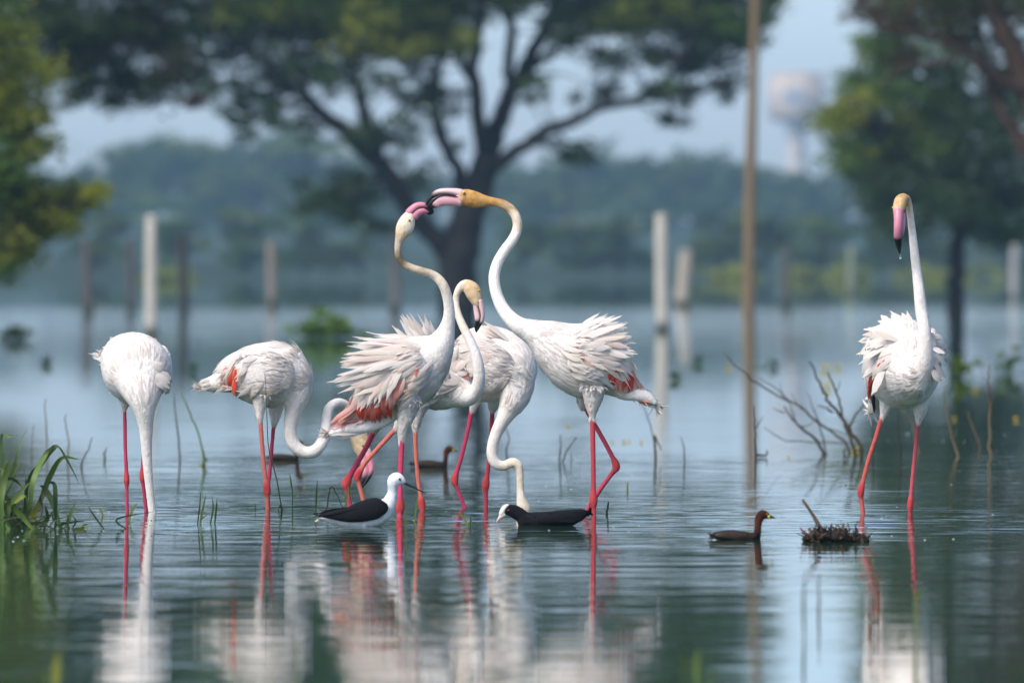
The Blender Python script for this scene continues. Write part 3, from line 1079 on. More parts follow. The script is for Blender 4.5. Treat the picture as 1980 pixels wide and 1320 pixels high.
def plumes(root, wing, origin, D, baseline, tipline, n, width, bend, rs, colours, dy0, dy1, jit=6, face=(0, -1, 0.35), droop=0.0, extra=0.0):
    """single long feathers, each an object, with bases and tips strung along two lines in photograph pixels"""
    B = catmull(np.array(baseline, float), 8)
    T = catmull(np.array(tipline, float), 8)
    k = D / F
    out = -0.032 if WSC < 1 and dy0 < -.09 else 0.0
    if WSC < 1 and n >= 12:
        n, width = int(n * 1.4), width * 0.82
    for i in range(n):
        u = (i + rs.uniform(0, 1)) / n
        b = B[int(u * (len(B) - 1))]
        t = T[int(u * (len(T) - 1))]
        b = b + rs.normal(0, jit * 0.6, 2)
        t = t + rs.normal(0, jit, 2)
        if SURF and dy0 < 0:
            pb, pt = P(b[0], b[1], D) - origin, P(t[0], t[1], D) - origin
            hb, nb = cast(pb)
            if hb is None:
                hb, nb = dy0 * WSC, np.array(face, float)
            ht, _ = cast(pt)
            pm = (pb + pt) / 2
            hm, _ = cast(pm)
            lift = abs(rs.normal(.012, .006)) + extra
            pb[1] = hb - .001 - extra * .3
            pt[1] = (ht - lift) if ht is not None else hb + rs.normal(.012, .012) - extra
            bulge = 0.0
            if hm is not None:
                bulge = min(.03, max(0.0, (pb[1] + pt[1]) / 2 - (hm - .005 - extra)))
            fc = nb * .75 + np.array(face, float) * .4 + rs.normal(0, .16, 3)
            bb = bend(u) if callable(bend) else bend
            V, Q = feather_sheet(pb, pt, width * k * rs.uniform(.75, 1.25), bb + rs.normal(0, .05), fc, rs, 10, droop, 0.6, bulge)
            cset = colours[rs.integers(0, len(colours))]
            tt = np.repeat(np.linspace(0, 1, 10), 3)[:, None]
            g = Geo()
            g.add(V, Q, None, (cset[0] * (1 - tt) + cset[1] * tt) * rs.uniform(.94, 1.04))
            obj('feather', g.mesh('feather'), M['feather'], wing)
            continue
        pb = P(b[0], b[1], D) + [0, out + dy0 * WSC + rs.normal(0, .004), 0] - origin
        pt = P(t[0], t[1], D) + [0, out + dy1 * WSC + rs.normal(0, .016), 0] - origin
        fc = np.array(face) + rs.normal(0, 0.25, 3)
        bb = bend(u) if callable(bend) else bend
        V, Q = feather_sheet(pb, pt, width * k * rs.uniform(.75, 1.25), bb + rs.normal(0, .05), fc, rs, 10, droop)
        cset = colours[rs.integers(0, len(colours))]
        tt = np.repeat(np.linspace(0, 1, 10), 3)[:, None]
        col = cset[0] * (1 - tt) + cset[1] * tt
        g = Geo()
        g.add(V, Q, None, col * rs.uniform(.94, 1.04))
        obj('feather', g.mesh('feather'), M['feather'], wing)


def solid_loft(name, rows, D, origin, ref, mat, parent, nseg=14, expo=2.0):
    p, rh, rw, c = loft_arrays(rows, D)
    V, Q, T = sweep(p, rh, rw, ref, nseg, expo)
    col = np.vstack([np.repeat(c, nseg, axis=0), c[:1], c[-1:]])
    g = Geo()
    g.add(V, Q, T, col)
    return obj(name, g.mesh(name, origin), mat, parent)


def ball(name, c, r, col, parent, mat, sq=(1, 1, 1)):
    n, m2 = 10, 8
    V, Q, T = [], [], []
    for i in range(1, m2):
        ph = math.pi * i / m2
        for j in range(n):
            th = 2 * math.pi * j / n
            V.append((c[0] + r * sq[0] * math.sin(ph) * math.cos(th), c[1] + r * sq[1] * math.sin(ph) * math.sin(th), c[2] + r * sq[2] * math.cos(ph)))
    for i in range(m2 - 2):
        for j in range(n):
            k = (j + 1) % n
            Q.append((i * n + j, (i + 1) * n + j, (i + 1) * n + k, i * n + k))
    a = len(V)
    V += [(c[0], c[1], c[2] + r * sq[2]), (c[0], c[1], c[2] - r * sq[2])]
    for j in range(n):
        k = (j + 1) % n
        T += [(a, j, k), (a + 1, (m2 - 2) * n + k, (m2 - 2) * n + j)]
    g = Geo()
    g.add(np.array(V), Q, T, col)
    return obj(name, g.mesh(name), mat, parent)


def eyes(root, origin, D, px, py, dy, half, r, iris, axis=(0, 1, 0)):
    """an eye with a pupil on each side of the head"""
    k = D / F
    ax = np.array(axis, float)
    ax /= np.linalg.norm(ax)
    for s in (-1, 1):
        c = P(px, py, D) + [0, dy, 0] - origin + ax * s * half * k
        e = ball('eye', c, r * k, iris, root, M['eye'])
        ball('pupil', c + ax * s * r * k * 0.72, r * k * 0.48, BB, e, M['eye'])


X1, Y1 = (1, 0, 0), (0, 1, 0)


def leg_rows(pts, dy, col, r=5.0, joint=None, under=0.16, D=45):
    """pts: (px, py) from thigh to waterline; joint: index of the ankle"""
    rows = []
    n = len(pts)
    for i, q in enumerate(pts):
        a, b = q[0], q[1]
        off = q[2] if len(q) > 2 else dy
        if joint is not None and i == joint:
            pa = np.array(pts[i - 1][:2], float); pb = np.array(pts[i + 1][:2], float) if i + 1 < n else np.array([a, b + 30.])
            u = np.array([a, b]) - pa; u /= np.linalg.norm(u)
            v = pb - np.array([a, b]); v /= np.linalg.norm(v)
            rows.append((a - u[0] * 20, b - u[1] * 20, off, r * 1.0, r * 1.0, col))
            rows.append((a - u[0] * 9, b - u[1] * 9, off, r * 1.42, r * 1.35, RD))
            rows.append((a + v[0] * 4, b + v[1] * 4, off, r * 1.58, r * 1.4, RD))
            rows.append((a + v[0] * 17, b + v[1] * 17, off, r * .95, r * .95, col))
        else:
            rows.append((a, b, off, r * (1.05 if i == 0 else 0.95), r * 0.95, col))
    a, b = pts[-1][:2]
    pa = np.array(pts[-2][:2], float)
    u = np.array([a, b]) - pa
    u /= np.linalg.norm(u)
    off = pts[-1][2] if len(pts[-1]) > 2 else dy
    rows.append((a + u[0] * 70, b + u[1] * 70, off, r, r, col))
    fx = P(a, b, D)
    RINGS.append((fx[0], wd(min(max(b, 960), 1010)), 0.0006, 0.55, 0.13))
    return rows


def flamingo(D, bx, label, lofts, contour_kw, build_more):
    origin = P(bx, HY, D)
    origin[2] = 0
    root = empty('flamingo', origin, label, 'flamingo', 'flamingos wading in the lake')
    lofts = [('thigh' if t == 'body' and len(r) <= 4 and r[-1][3] <= 10 else t, r, f) for t, r, f in lofts]
    rs = np.random.default_rng(int(bx))
    me, V, N, K, tg, tan = grow_body(lofts, D, origin, 0.0042)
    obj('body', me, M['plumage'], root)
    BVHS.clear()
    add_bvh(me)
    contour(root, origin, V, N, K, tg, tan, rs, **contour_kw)
    build_more(root, origin, rs)
    return root


WSC = 1.0      # how far wings stand off the flanks


def wing_shell(root, origin, D, rows, ref=Y1):
    rows = [(a, b, dy * WSC, rh, rw, c) for a, b, dy, rh, rw, c in rows]
    wg = solid_loft('wing', rows, D, origin, ref, M['plumage'], root, 36)
    me = wg.data
    add_bvh(me)
    n = len(me.vertices)
    V = np.empty(n * 3, dtype=np.float32); me.vertices.foreach_get('co', V)
    N = np.empty(n * 3, dtype=np.float32); me.vertices.foreach_get('normal', N)
    V, N = V.reshape(-1, 3).astype(float)[:-2], N.reshape(-1, 3).astype(float)[:-2]
    p, rh, rw, c = loft_arrays(rows, D)
    if np.mean(np.einsum('ij,ij->i', N, V - np.repeat(p - origin, 36, axis=0))) < 0:
        N = -N
    t = np.gradient(p, axis=0)
    t /= np.linalg.norm(t, axis=1)[:, None]
    contour(wg, origin, V, N, np.repeat(c, 36, axis=0), np.array(['wing'] * len(V)), np.repeat(t, 36, axis=0), np.random.default_rng(3),
            0.0085, 0.055, 0.009, 0.0003, 0.17, ('wing',))
    return wg


SMOOTH = dict(cell=0.0088, length=0.050, width=0.0085, lift=0.0012, R=0.13)
RUFFLE = dict(cell=0.0098, length=0.055, width=0.011, lift=0.0035, R=0.14)
WW = [(W, W), (W, W * .97), (W * .97, CR)]
WC = [(W, W), (CP, W), (W, CR), (CP, CP)]


def bird_one():
    global WSC
    WSC = 1
    D = 45.0
    lofts = [
        ('body', [(190, 690, .36, 5, 4, W), (203, 693, .29, 22, 14, W), (226, 702, .20, 52, 38, W), (250, 708, .09, 66, 58, W), (264, 713, -.02, 69, 66, W), (272, 724, -.10, 60, 60, W), (278, 742, -.15, 40, 46, W), (280, 752, -.18, 15, 18, W)], X1),
        ('body', [(274, 735, -.13, 46, 50, W), (279, 765, -.17, 33, 36, W), (282, 792, -.18, 22, 22, W), (284, 818, -.17, 15.5, 15, W)], X1),
        ('neck', [(283, 800, -.18, 19, 19, W), (285, 830, -.17, 14, 14, W), (286, 870, -.16, 10.8, 10.8, W * .98), (289, 915, -.15, 9.4, 9.4, W), (293, 955, -.14, 8.6, 8.6, W), (297, 990, -.13, 8.6, 8.6, W), (301, 1030, -.12, 12, 10, CR)], X1),
        ('body', [(250, 745, .05, 30, 28, W), (243, 772, .05, 16, 15, W), (240, 789, .05, 6, 6, CR)], X1),
        ('body', [(282, 745, .06, 24, 22, W), (280, 790, .06, 8, 8, CR)], X1),
        ('leg', leg_rows([(240, 776), (241, 850), (244, 928), (245, 988)], .05, PK * .9 + RD * .1, 4.3, 2, D=D), X1),
        ('leg', leg_rows([(280, 780), (278, 850), (274, 922), (281, 982)], .06, PK * .9, 4.5, 2, D=D), X1),
    ]

    def more(root, o, rs):
        wl = wing_shell(root, o, D, [(204, 690, .30, 8, 6, W), (214, 700, .22, 34, 10, W), (222, 715, .10, 42, 14, W), (236, 735, -.02, 36, 14, W), (252, 745, -.08, 16, 9, W)], X1)
        plumes(root, wl, o, D, [(228, 680), (226, 700), (226, 722), (232, 745)], [(199, 680), (198, 700), (204, 725), (213, 752)], 9, 15, .05, rs, WW, .02, .18, 3, (-.8, -.6, .2))
        plumes(root, wl, o, D, [(206, 680), (206, 700)], [(199, 708), (203, 732)], 4, 8, .05, rs, [(CORAL, PINKF)], .14, .20, 2, (-.8, -.6, .2))
        plumes(root, wl, o, D, [(255, 660), (240, 660), (222, 672)], [(235, 645), (218, 652), (204, 668)], 7, 15, .1, rs, WW, .02, .16, 3, (-.2, -.6, .7))
        wr = wing_shell(root, o, D, [(300, 690, .22, 20, 8, W), (316, 705, .10, 36, 13, W), (319, 726, -.02, 30, 13, W), (308, 745, -.09, 12, 8, W)], X1)
        plumes(root, wr, o, D, [(298, 700), (306, 722), (304, 745)], [(322, 712), (331, 735), (318, 760)], 8, 16, -.06, rs, WW, -.09, .0, 3, (.7, -.7, .2))
        tl = solid_loft('tail', [(205, 690, .28, 14, 10, W), (194, 688, .36, 9, 6, W), (189, 684, .42, 4, 3, W)], D, o, X1, M['plumage'], root)
        plumes(root, tl, o, D, [(203, 688), (200, 700)], [(187, 682), (190, 700)], 5, 7, 0, rs, WW, .30, .40, 2, (-.5, -.8, .2))
    flamingo(D, 258, 'white flamingo with its straight neck plunged into the water facing forward', lofts, SMOOTH, more)


def bird_two():
    global WSC
    WSC = 0.52
    D = 45.6
    lofts = [
        ('body', [(389, 746, 0, 5, 4, W), (402, 743, 0, 12, 9, W), (424, 738, 0, 22, 17, W), (452, 726, 0, 41, 32, W), (482, 724, 0, 56, 43, W), (512, 724, 0, 62.5, 48, W), (542, 724, 0, 62, 48, W), (566, 728, 0, 50, 40, W), (582, 735, 0, 26, 22, W)], Y1),
        ('body', [(548, 716, 0, 54, 42, W), (568, 735, 0, 41, 34, W), (574, 762, 0, 29, 26, W), (569, 790, 0, 19, 18, W)], Y1),
        ('neck', [(572, 772, 0, 24, 22, W), (566, 800, 0, 16.5, 16, W), (561, 830, 0, 13.2, 13, W), (566, 856, 0, 13, 13, W), (585, 873, 0, 12.6, 12.6, W), (606, 873, 0, 12.5, 12.5, W), (621, 858, 0.02, 12, 12, W), (629, 835, .05, 11.5, 11.5, W), (631, 808, .08, 10.6, 10.6, W), (637, 788, .10, 10, 10, W), (654, 779, .13, 9.6, 9.6, W), (672, 788, .16, 9.6, 9.6, CR), (684, 808, .18, 10, 10, HD)], Y1),
        ('neck', [(682, 804, .18, 10, 10, HD), (689, 828, .18, 15, 13, HD), (694, 850, .18, 19, 15, HD), (699, 870, .17, 17, 13, HD), (705, 884, .16, 12, 9, BP)], Y1),
        ('body', [(506, 760, -.06, 22, 20, W), (503, 786, -.06, 13, 12, W), (503, 812, -.06, 6.5, 6.5, W)], Y1),
        ('body', [(535, 762, .08, 22, 20, W), (532, 790, .08, 15, 14, W), (530, 820, .08, 7, 7, W)], Y1),
        ('leg', leg_rows([(503, 800), (506, 840), (510, 890), (517, 946), (518, 986)], -.06, SL * .9 + PK * .1, 5.0, 3, D=D), Y1),
        ('leg', leg_rows([(530, 805), (526, 850), (521, 910), (517, 950), (519, 982)], .08, PK, 4.4, None, D=D), Y1),
    ]

    def more(root, o, rs):
        wl = wing_shell(root, o, D, [(442, 742, -.09, 9, 4, W), (462, 730, -.135, 26, 9, W), (500, 722, -.165, 40, 13, W), (538, 722, -.165, 38, 12, W), (566, 726, -.12, 20, 7, W)])
        plumes(root, wl, o, D, [(436, 708), (440, 712)], [(424, 742), (432, 757)], 5, 8, .06, rs, [(PINKF, CORAL), (CORAL, CORAL)], -.125, -.115, 1.5, (-.3, -1, .1))
        plumes(root, wl, o, D, [(456, 708), (460, 714)], [(444, 758), (452, 766)], 5, 7, .06, rs, [(PINKF, CORAL), (CORAL, CORAL)], -.165, -.150, 1.5, (-.3, -1, .1))
        plumes(root, wl, o, D, [(468, 680), (464, 694)], [(432, 738), (440, 752)], 5, 10, .05, rs, WW, -.145, -.138, 2, (-.3, -1, .2))
        plumes(root, wl, o, D, [(520, 735), (500, 745), (480, 745)], [(492, 764), (476, 768), (460, 766)], 5, 11, -.06, rs, WW, -.195, -.15, 3, (0, -1, -.2))
        plumes(root, wl, o, D, [(500, 690), (482, 705), (476, 725)], [(466, 702), (458, 724), (458, 750)], 5, 10, .05, rs, WW, -.18, -.165, 3, (-.2, -1, .3))
        tl = solid_loft('tail', [(415, 741, 0, 17, 12, W), (398, 744, 0, 12, 9, W), (389, 748, 0, 6, 5, W)], D, o, Y1, M['plumage'], root)
        plumes(root, tl, o, D, [(405, 734), (405, 750)], [(387, 738), (388, 755)], 6, 8, 0, rs, [(W, W), (W, CR)], -.03, -.02, 2)
        solid_loft('upper_bill', [(707, 872, .16, 9, 9, BP), (714, 890, .15, 7.5, 8, BK), (717, 908, .14, 6, 7, BK), (711, 924, .13, 5, 6, BB), (700, 942, .12, 2, 2.5, BB)], D, o, Y1, M['bill'], root)
        solid_loft('lower_bill', [(697, 882, .16, 7, 8, BP), (704, 900, .15, 8, 8, BK), (706, 914, .14, 8, 8, BK), (701, 928, .13, 6, 6, BB), (696, 938, .12, 2, 2, BB)], D, o, Y1, M['bill'], root)
        eyes(root, o, D, 701, 862, .17, 12.5, 2.6, (0.6, .42, .05))
    flamingo(D, 510, 'white flamingo with its neck looped low near the water behind the ruffled flamingo', lofts, SMOOTH, more)


def bird_three():
    global WSC
    WSC = 0.55
    D = 44.3
    lofts = [
        ('body', [(636, 836, 0, 4, 4, W), (662, 828, 0, 11, 9, W), (694, 815, 0, 17, 14, W), (726, 795, 0, 32, 26, CP), (752, 765, 0, 50, 39, CP), (780, 732, 0, 63, 48, CP), (808, 706, 0, 62, 48, W), (834, 686, 0, 48, 38, W), (852, 668, 0, 30, 26, W), (862, 655, 0, 16, 14, W)], Y1),
        ('neck', [(838, 684, -.01, 40, 34, W), (855, 660, -.02, 26, 24, W), (865, 632, -.03, 15.5, 15, W), (869, 605, -.04, 11.5, 11.5, W * .97), (866, 578, -.05, 10.4, 10.4, W * .97), (857, 551, -.06, 10, 10, CR), (840, 533, -.06, 9, 9, CR), (818, 525, -.07, 8.6, 8.6, NK), (796, 518, -.07, 8.4, 8.4, NK), (779, 509, -.07, 8, 8, TN), (770.5, 494, -.08, 7.4, 7.4, TN), (770, 476, -.08, 7.4, 7.4, NK), (773, 462, -.08, 9.5, 9, NK), (779, 449, -.08, 15, 11, CR)], Y1),
        ('neck', [(773, 462, -.08, 9.5, 9, NK), (778, 450, -.08, 15, 11.5, HD), (784, 438, -.08, 18, 13, CR), (788, 428, -.08, 16.5, 12, CR), (793, 418, -.08, 13, 10, CR), (798, 412, -.08, 9, 8, BK)], Y1),
        ('body', [(790, 770, -.07, 28, 26, W), (786, 798, -.07, 19, 18, W), (779, 828, -.07, 11, 11, W), (777, 850, -.07, 6.8, 6.8, W)], Y1),
        ('body', [(745, 775, .07, 26, 24, W), (733, 812, .07, 14, 12, W), (725, 832, .07, 7, 7, CR)], Y1),
        ('leg', leg_rows([(777, 838, -.07), (776, 880, -.08), (774, 930, -.10), (774, 978, -.12), (773, 1004, -.13)], -.07, PK, 6.0, 3, D=D), Y1),
        ('leg', leg_rows([(727, 825), (706, 868), (684, 906), (668, 934), (677, 986)], .07, PK * .95, 6.0, 3, D=D), Y1),
    ]

    def more(root, o, rs):
        wl = wing_shell(root, o, D, [(676, 806, -.06, 10, 4, PINKF), (706, 780, -.11, 30, 10, CP), (745, 742, -.17, 46, 16, CP), (785, 712, -.19, 44, 17, CP), (818, 700, -.16, 24, 11, W)])
        # ruffled plumes of the back in layers, hindmost first
        plumes(root, wl, o, D, [(808, 660), (785, 668), (762, 690), (742, 715)], [(722, 638), (684, 652), (664, 684), (652, 722)], 15, 13, .16, rs, WW, .05, .08, 6)
        plumes(root, wl, o, D, [(806, 668), (780, 680), (760, 705), (740, 735)], [(700, 644), (668, 672), (650, 705), (646, 745)], 16, 13, .18, rs, WC, -.06, -.05, 6)
        plumes(root, wl, o, D, [(812, 672), (790, 690), (772, 715), (752, 745)], [(735, 668), (705, 690), (684, 722), (676, 768)], 16, 16, .14, rs, WC, -.18, -.19, 6)
        plumes(root, wl, o, D, [(820, 690), (800, 710), (785, 735), (765, 755)], [(760, 715), (738, 735), (722, 760), (712, 790)], 16, 15, .08, rs, WC, -.20, -.21, 5)
        # pink primaries, coral coverts, dark flight feathers
        plumes(root, wl, o, D, [(752, 808), (740, 814)], [(690, 820), (664, 828)], 3, 8, .03, rs, [(BB, BB)], -.10, -.07, 3, (0, -1, 0))
        plumes(root, wl, o, D, [(700, 775), (690, 788), (686, 798)], [(655, 808), (638, 825), (640, 834)], 10, 10, .04, rs, [(PINKF, PINKF * .6 + W * .4), (CP, PINKF)], -.10, -.06, 4)
        plumes(root, wl, o, D, [(752, 745), (730, 756), (704, 768)], [(752, 802), (724, 812), (692, 812)], 14, 13, .05, rs, [(PINKF, CORAL), (CORAL, CORAL), (PINKF, CORAL * .8 + PINKF * .2)], -.165, -.155, 3, (0, -1, 0), 0, .012)
        plumes(root, wl, o, D, [(782, 728), (768, 738), (756, 748)], [(766, 780), (756, 786), (744, 790)], 8, 11, .05, rs, [(CP, PINKF), (PINKF, PINKF)], -.20, -.19, 3, (0, -1, 0), 0, .016)
        plumes(root, wl, o, D, [(775, 715), (750, 730), (726, 745), (706, 755)], [(748, 762), (726, 776), (704, 782), (682, 786)], 13, 12, .06, rs, WC, -.20, -.2, 4, (0, -1, .1), 0, .020)
        plumes(root, wl, o, D, [(808, 702), (811, 714)], [(800, 720), (802, 730)], 3, 6, .05, rs, [(CORAL, PINKF)], -.205, -.20, 2, (0, -1, 0), 0, .006)
        # flank tufts between breast and thigh
        plumes(root, wl, o, D, [(835, 700), (822, 730), (806, 755)], [(800, 735), (786, 762), (768, 790)], 16, 14, -.06, rs, [(W, CP), (CP, CR), (W, W)], -.175, -.165, 5, (0, -1, 0), 0, .008)
        tl = solid_loft('tail', [(772, 784, 0, 20, 14, W), (742, 810, -.02, 15, 12, W), (705, 824, -.03, 13, 10, W), (665, 830, -.03, 9, 8, W), (638, 838, -.03, 4, 4, W)], D, o, Y1, M['plumage'], root)
        plumes(root, tl, o, D, [(715, 812), (710, 826), (705, 836)], [(648, 822), (632, 836), (646, 846)], 9, 9, .0, rs, WW, -.06, -.05, 3)
        # bill: upper and lower halves, hooked, black at the tip
        solid_loft('upper_bill', [(791, 413, -.08, 9, 8, BK), (799, 404, -.08, 8, 8, BK), (808, 398, -.08, 7, 7.4, BK), (819, 397, -.08, 5.8, 6.6, BK), (829, 401, -.08, 4.6, 5.4, BB), (836, 407, -.08, 3, 4, BB), (838, 413, -.08, 1.2, 1.5, BB)], D, o, Y1, M['bill'], root)
        solid_loft('lower_bill', [(800, 420, -.08, 9, 8, BK), (808, 411, -.08, 8.5, 8, BK), (818, 407, -.08, 7.5, 7.5, BK), (825, 409, -.08, 6, 6.5, BK * .6), (830, 412, -.08, 4.5, 5, BB), (833, 415, -.08, 1.5, 2, BB)], D, o, Y1, M['bill'], root)
        solid_loft('gape', [(797, 412, -.08, 1.4, 8.6, BB), (806, 404, -.08, 1.4, 8.4, BB), (817, 401, -.08, 1.6, 7.8, BB), (827, 405, -.08, 4.5, 6.4, BB), (833, 410, -.08, 4.5, 4.6, BB), (836, 414, -.08, 1.4, 2, BB)], D, o, Y1, M['bill'], root)
        eyes(root, o, D, 792, 426, -.08, 11.2, 2.4, (0.55, .33, .03))
    flamingo(D, 775, 'creamy flamingo with ruffled back plumes and red wing patch raising its bill upward', lofts, RUFFLE, more)


def bird_four():
    global WSC
    WSC = 0.55
    D = 45.15
    lofts = [
        ('body', [(705, 700, .06, 8, 8, W), (735, 698, .06, 24, 18, W), (768, 700, .06, 44, 32, W), (800, 714, .05, 58, 42, W), (832, 730, .03, 60, 44, W), (864, 744, .0, 52, 40, W), (892, 756, -.02, 34, 30, W), (910, 764, -.03, 16, 14, W)], Y1),
        ('neck', [(872, 746, -.02, 38, 34, W), (900, 766, -.04, 22, 22, W), (917, 760, -.06, 15, 15, W), (926, 738, -.08, 12.5, 12.5, W), (926, 712, -.09, 11.5, 11.5, W), (920, 685, -.09, 10.5, 10.5, W * .97), (909, 658, -.08, 9.6, 9.6, W * .95), (896, 632, -.07, 8.6, 8.6, CR), (886, 608, -.06, 7.8, 7.8, CR), (881.5, 586, -.05, 7.2, 7.2, CR), (884, 566, -.05, 7.2, 7.2, CR), (893, 552, -.05, 8.4, 8.4, CR), (905, 549, -.05, 11, 10, HD)], Y1),
        ('neck', [(893, 553, -.05, 8, 8, CR), (904, 553, -.05, 13.5, 11, HD), (913, 561, -.06, 16.5, 12.5, HD * .85), (918, 572, -.07, 15.5, 12, HD * .7), (922, 584, -.08, 11, 9.5, HD * .75), (925, 592, -.08, 8, 8, BP)], Y1),
        ('body', [(812, 768, -.04, 26, 24, W), (807, 798, -.04, 15, 14, W), (803, 828, -.04, 6.5, 6.5, W)], Y1),
        ('body', [(790, 765, .1, 24, 22, W), (774, 812, .1, 12, 11, W), (766, 830, .1, 6, 6, W)], Y1),
        ('leg', leg_rows([(803, 816), (804, 870), (809, 930), (816, 975), (818, 994)], -.04, SL, 4.8, 3, D=D), Y1),
        ('leg', leg_rows([(768, 826), (735, 862), (708, 892), (689, 920), (704, 976)], .1, SL, 5.2, 3, D=D), Y1),
    ]

    def more(root, o, rs):
        wl = wing_shell(root, o, D, [(760, 690, -.08, 20, 8, W), (795, 712, -.14, 42, 14, W), (830, 730, -.165, 42, 15, W), (860, 742, -.13, 24, 10, W)])
        plumes(root, wl, o, D, [(842, 668), (826, 672), (806, 676)], [(822, 612), (790, 608), (766, 632)], 14, 13, .10, rs, WW, -.03, .0, 6)
        plumes(root, wl, o, D, [(846, 674), (826, 680), (800, 684)], [(836, 632), (806, 628), (775, 642)], 10, 14, .10, rs, WW, -.10, -.09, 5)
        plumes(root, wl, o, D, [(866, 700), (880, 712), (886, 728)], [(876, 668), (898, 694), (906, 716)], 6, 14, -.1, rs, WC, -.13, -.09, 4)
        plumes(root, wl, o, D, [(892, 735), (875, 745), (855, 755)], [(850, 745), (828, 765), (812, 788)], 14, 14, -.05, rs, WC, -.17, -.16, 5, (0, -1, 0))
        plumes(root, wl, o, D, [(890, 716), (896, 722)], [(908, 728), (904, 738)], 3, 9, .05, rs, [(PINKF, PINKF)], -.14, -.12, 3, (0, -1, 0))
        solid_loft('upper_bill', [(927, 580, -.08, 6, 8, BP), (931, 596, -.08, 6, 8, BP), (933, 608, -.08, 5, 7, BP), (931, 620, -.08, 4.5, 6, BP * .8), (928, 625, -.08, 4.2, 5, BB), (924, 634, -.08, 3, 3.5, BB), (921, 642, -.08, 1, 1.2, BB)], D, o, Y1, M['bill'], root)
        solid_loft('lower_bill', [(920, 588, -.08, 5.5, 7, BP * .8), (922, 602, -.08, 6, 7, BP), (924, 614, -.08, 6, 7, BP), (923, 622, -.08, 5.4, 6, BB), (921, 632, -.08, 4, 4, BB), (920, 640, -.08, 1.2, 1.2, BB)], D, o, Y1, M['bill'], root)
        solid_loft('gape', [(924, 590, -.08, 1.0, 7.8, BB), (928, 606, -.08, 1.0, 7.6, BB), (927, 622, -.08, 1.2, 6.4, BB)], D, o, Y1, M['bill'], root)
        eyes(root, o, D, 926, 562, -.065, 8.5, 2.4, (0.6, .45, .06))
        ta = solid_loft('tail', [(740, 700, .06, 16, 12, W), (712, 702, .06, 10, 9, W), (694, 706, .06, 4, 4, W)], D, o, Y1, M['plumage'], root)
        plumes(root, ta, o, D, [(725, 695), (722, 708)], [(694, 698), (692, 712)], 4, 8, 0, rs, WW, .03, .04, 2)
    flamingo(D, 806, 'flamingo with hooked-over neck and downturned black-tipped bill behind the ruffled flamingo', lofts, RUFFLE, more)


def bird_five():
    global WSC
    WSC = 0.55
    D = 45.9
    lofts = [
        ('body', [(862, 706, .12, 8, 8, W), (880, 700, .12, 32, 26, W), (902, 700, .10, 60, 46, W), (930, 702, .06, 73, 56, W), (960, 706, .02, 73, 58, W), (988, 714, -.03, 62, 52, W), (1010, 724, -.07, 42, 40, W), (1024, 732, -.09, 20, 20, W)], Y1),
        ('body', [(976, 716, -.02, 60, 50, W), (994, 742, -.06, 41, 38, W), (993, 770, -.08, 30, 29, W), (983, 794, -.09, 20, 20, W)], Y1),
        ('neck', [(990, 778, -.08, 26, 26, W), (976, 806, -.09, 16, 16, W), (962, 832, -.09, 12.5, 12.5, W), (953.5, 858, -.09, 11.6, 11.6, W), (952, 880, -.09, 11.2, 11.2, W), (960, 896, -.09, 10.8, 10.8, W), (975, 900, -.09, 9.8, 9.8, CR), (990, 893, -.09, 9.8, 9.8, CR), (1002, 899, -.09, 9.2, 9.2, CR), (1005.5, 918, -.09, 7.6, 7.6, CR), (1006, 942, -.09, 7.6, 7.6, CR), (1008, 960, -.09, 9.4, 9, CR), (1011, 976, -.09, 13, 11, CR), (1015, 992, -.09, 15, 12, HD), (1022, 1015, -.09, 12, 10, BP), (1028, 1035, -.09, 6, 6, BP)], Y1),
        ('body', [(925, 745, -.02, 24, 22, W), (918, 772, -.02, 14, 13, W), (914, 793, -.02, 6, 6, W)], Y1),
        ('body', [(960, 750, .1, 24, 22, W), (953, 790, .1, 10, 10, W)], Y1),
        ('leg', leg_rows([(914, 782), (905, 830), (893, 880), (878, 928), (902, 990)], -.02, PK * .95, 4.9, 3, D=D), Y1),
        ('leg', leg_rows([(953, 780), (949, 850), (944, 905), (939, 938), (940, 990)], .1, RD * .6 + PK * .4, 4.9, 3, D=D), Y1),
    ]

    def more(root, o, rs):
        wl = wing_shell(root, o, D, [(878, 696, -.05, 26, 8, W), (905, 698, -.13, 46, 13, W), (940, 704, -.195, 48, 16, CP * .3 + W * .7), (972, 712, -.205, 34, 14, W), (995, 720, -.18, 16, 8, W)])
        plumes(root, wl, o, D, [(955, 660), (930, 668), (915, 690)], [(915, 640), (890, 660), (876, 690)], 10, 16, .06, rs, WW, -.12, -.10, 4, (0, -1, .5))
        plumes(root, wl, o, D, [(950, 690), (930, 705), (920, 730)], [(905, 680), (885, 705), (882, 740)], 10, 17, .06, rs, WC, -.2, -.17, 4, (0, -1, .1))
        plumes(root, wl, o, D, [(985, 660), (960, 645)], [(940, 632), (920, 632)], 5, 15, .04, rs, WW, -.08, -.04, 4, (0, -.8, .8))
        plumes(root, wl, o, D, [(985, 720), (965, 735), (945, 750)], [(950, 745), (930, 765), (915, 775)], 9, 17, -.04, rs, WC, -.215, -.20, 4, (0, -1, 0))
        ta = solid_loft('tail', [(888, 712, .10, 20, 14, W), (868, 722, .12, 12, 10, W), (850, 732, .12, 5, 5, W)], D, o, Y1, M['plumage'], root)
        plumes(root, ta, o, D, [(872, 716), (868, 728)], [(850, 728), (848, 738)], 4, 8, 0, rs, WW, .08, .08, 2)
        solid_loft('bill', [(1018, 1004, -.09, 11, 9, BP), (1026, 1028, -.09, 9, 8, BK), (1026, 1046, -.09, 6, 6, BK), (1016, 1062, -.09, 2, 2, BB)], D, o, Y1, M['bill'], root)
        eyes(root, o, D, 1014, 999, -.09, 10.5, 2.2, (0.6, .45, .06))
    flamingo(D, 930, 'white flamingo with S-bent neck dipping its head in the water behind the black waterbird', lofts, SMOOTH, more)


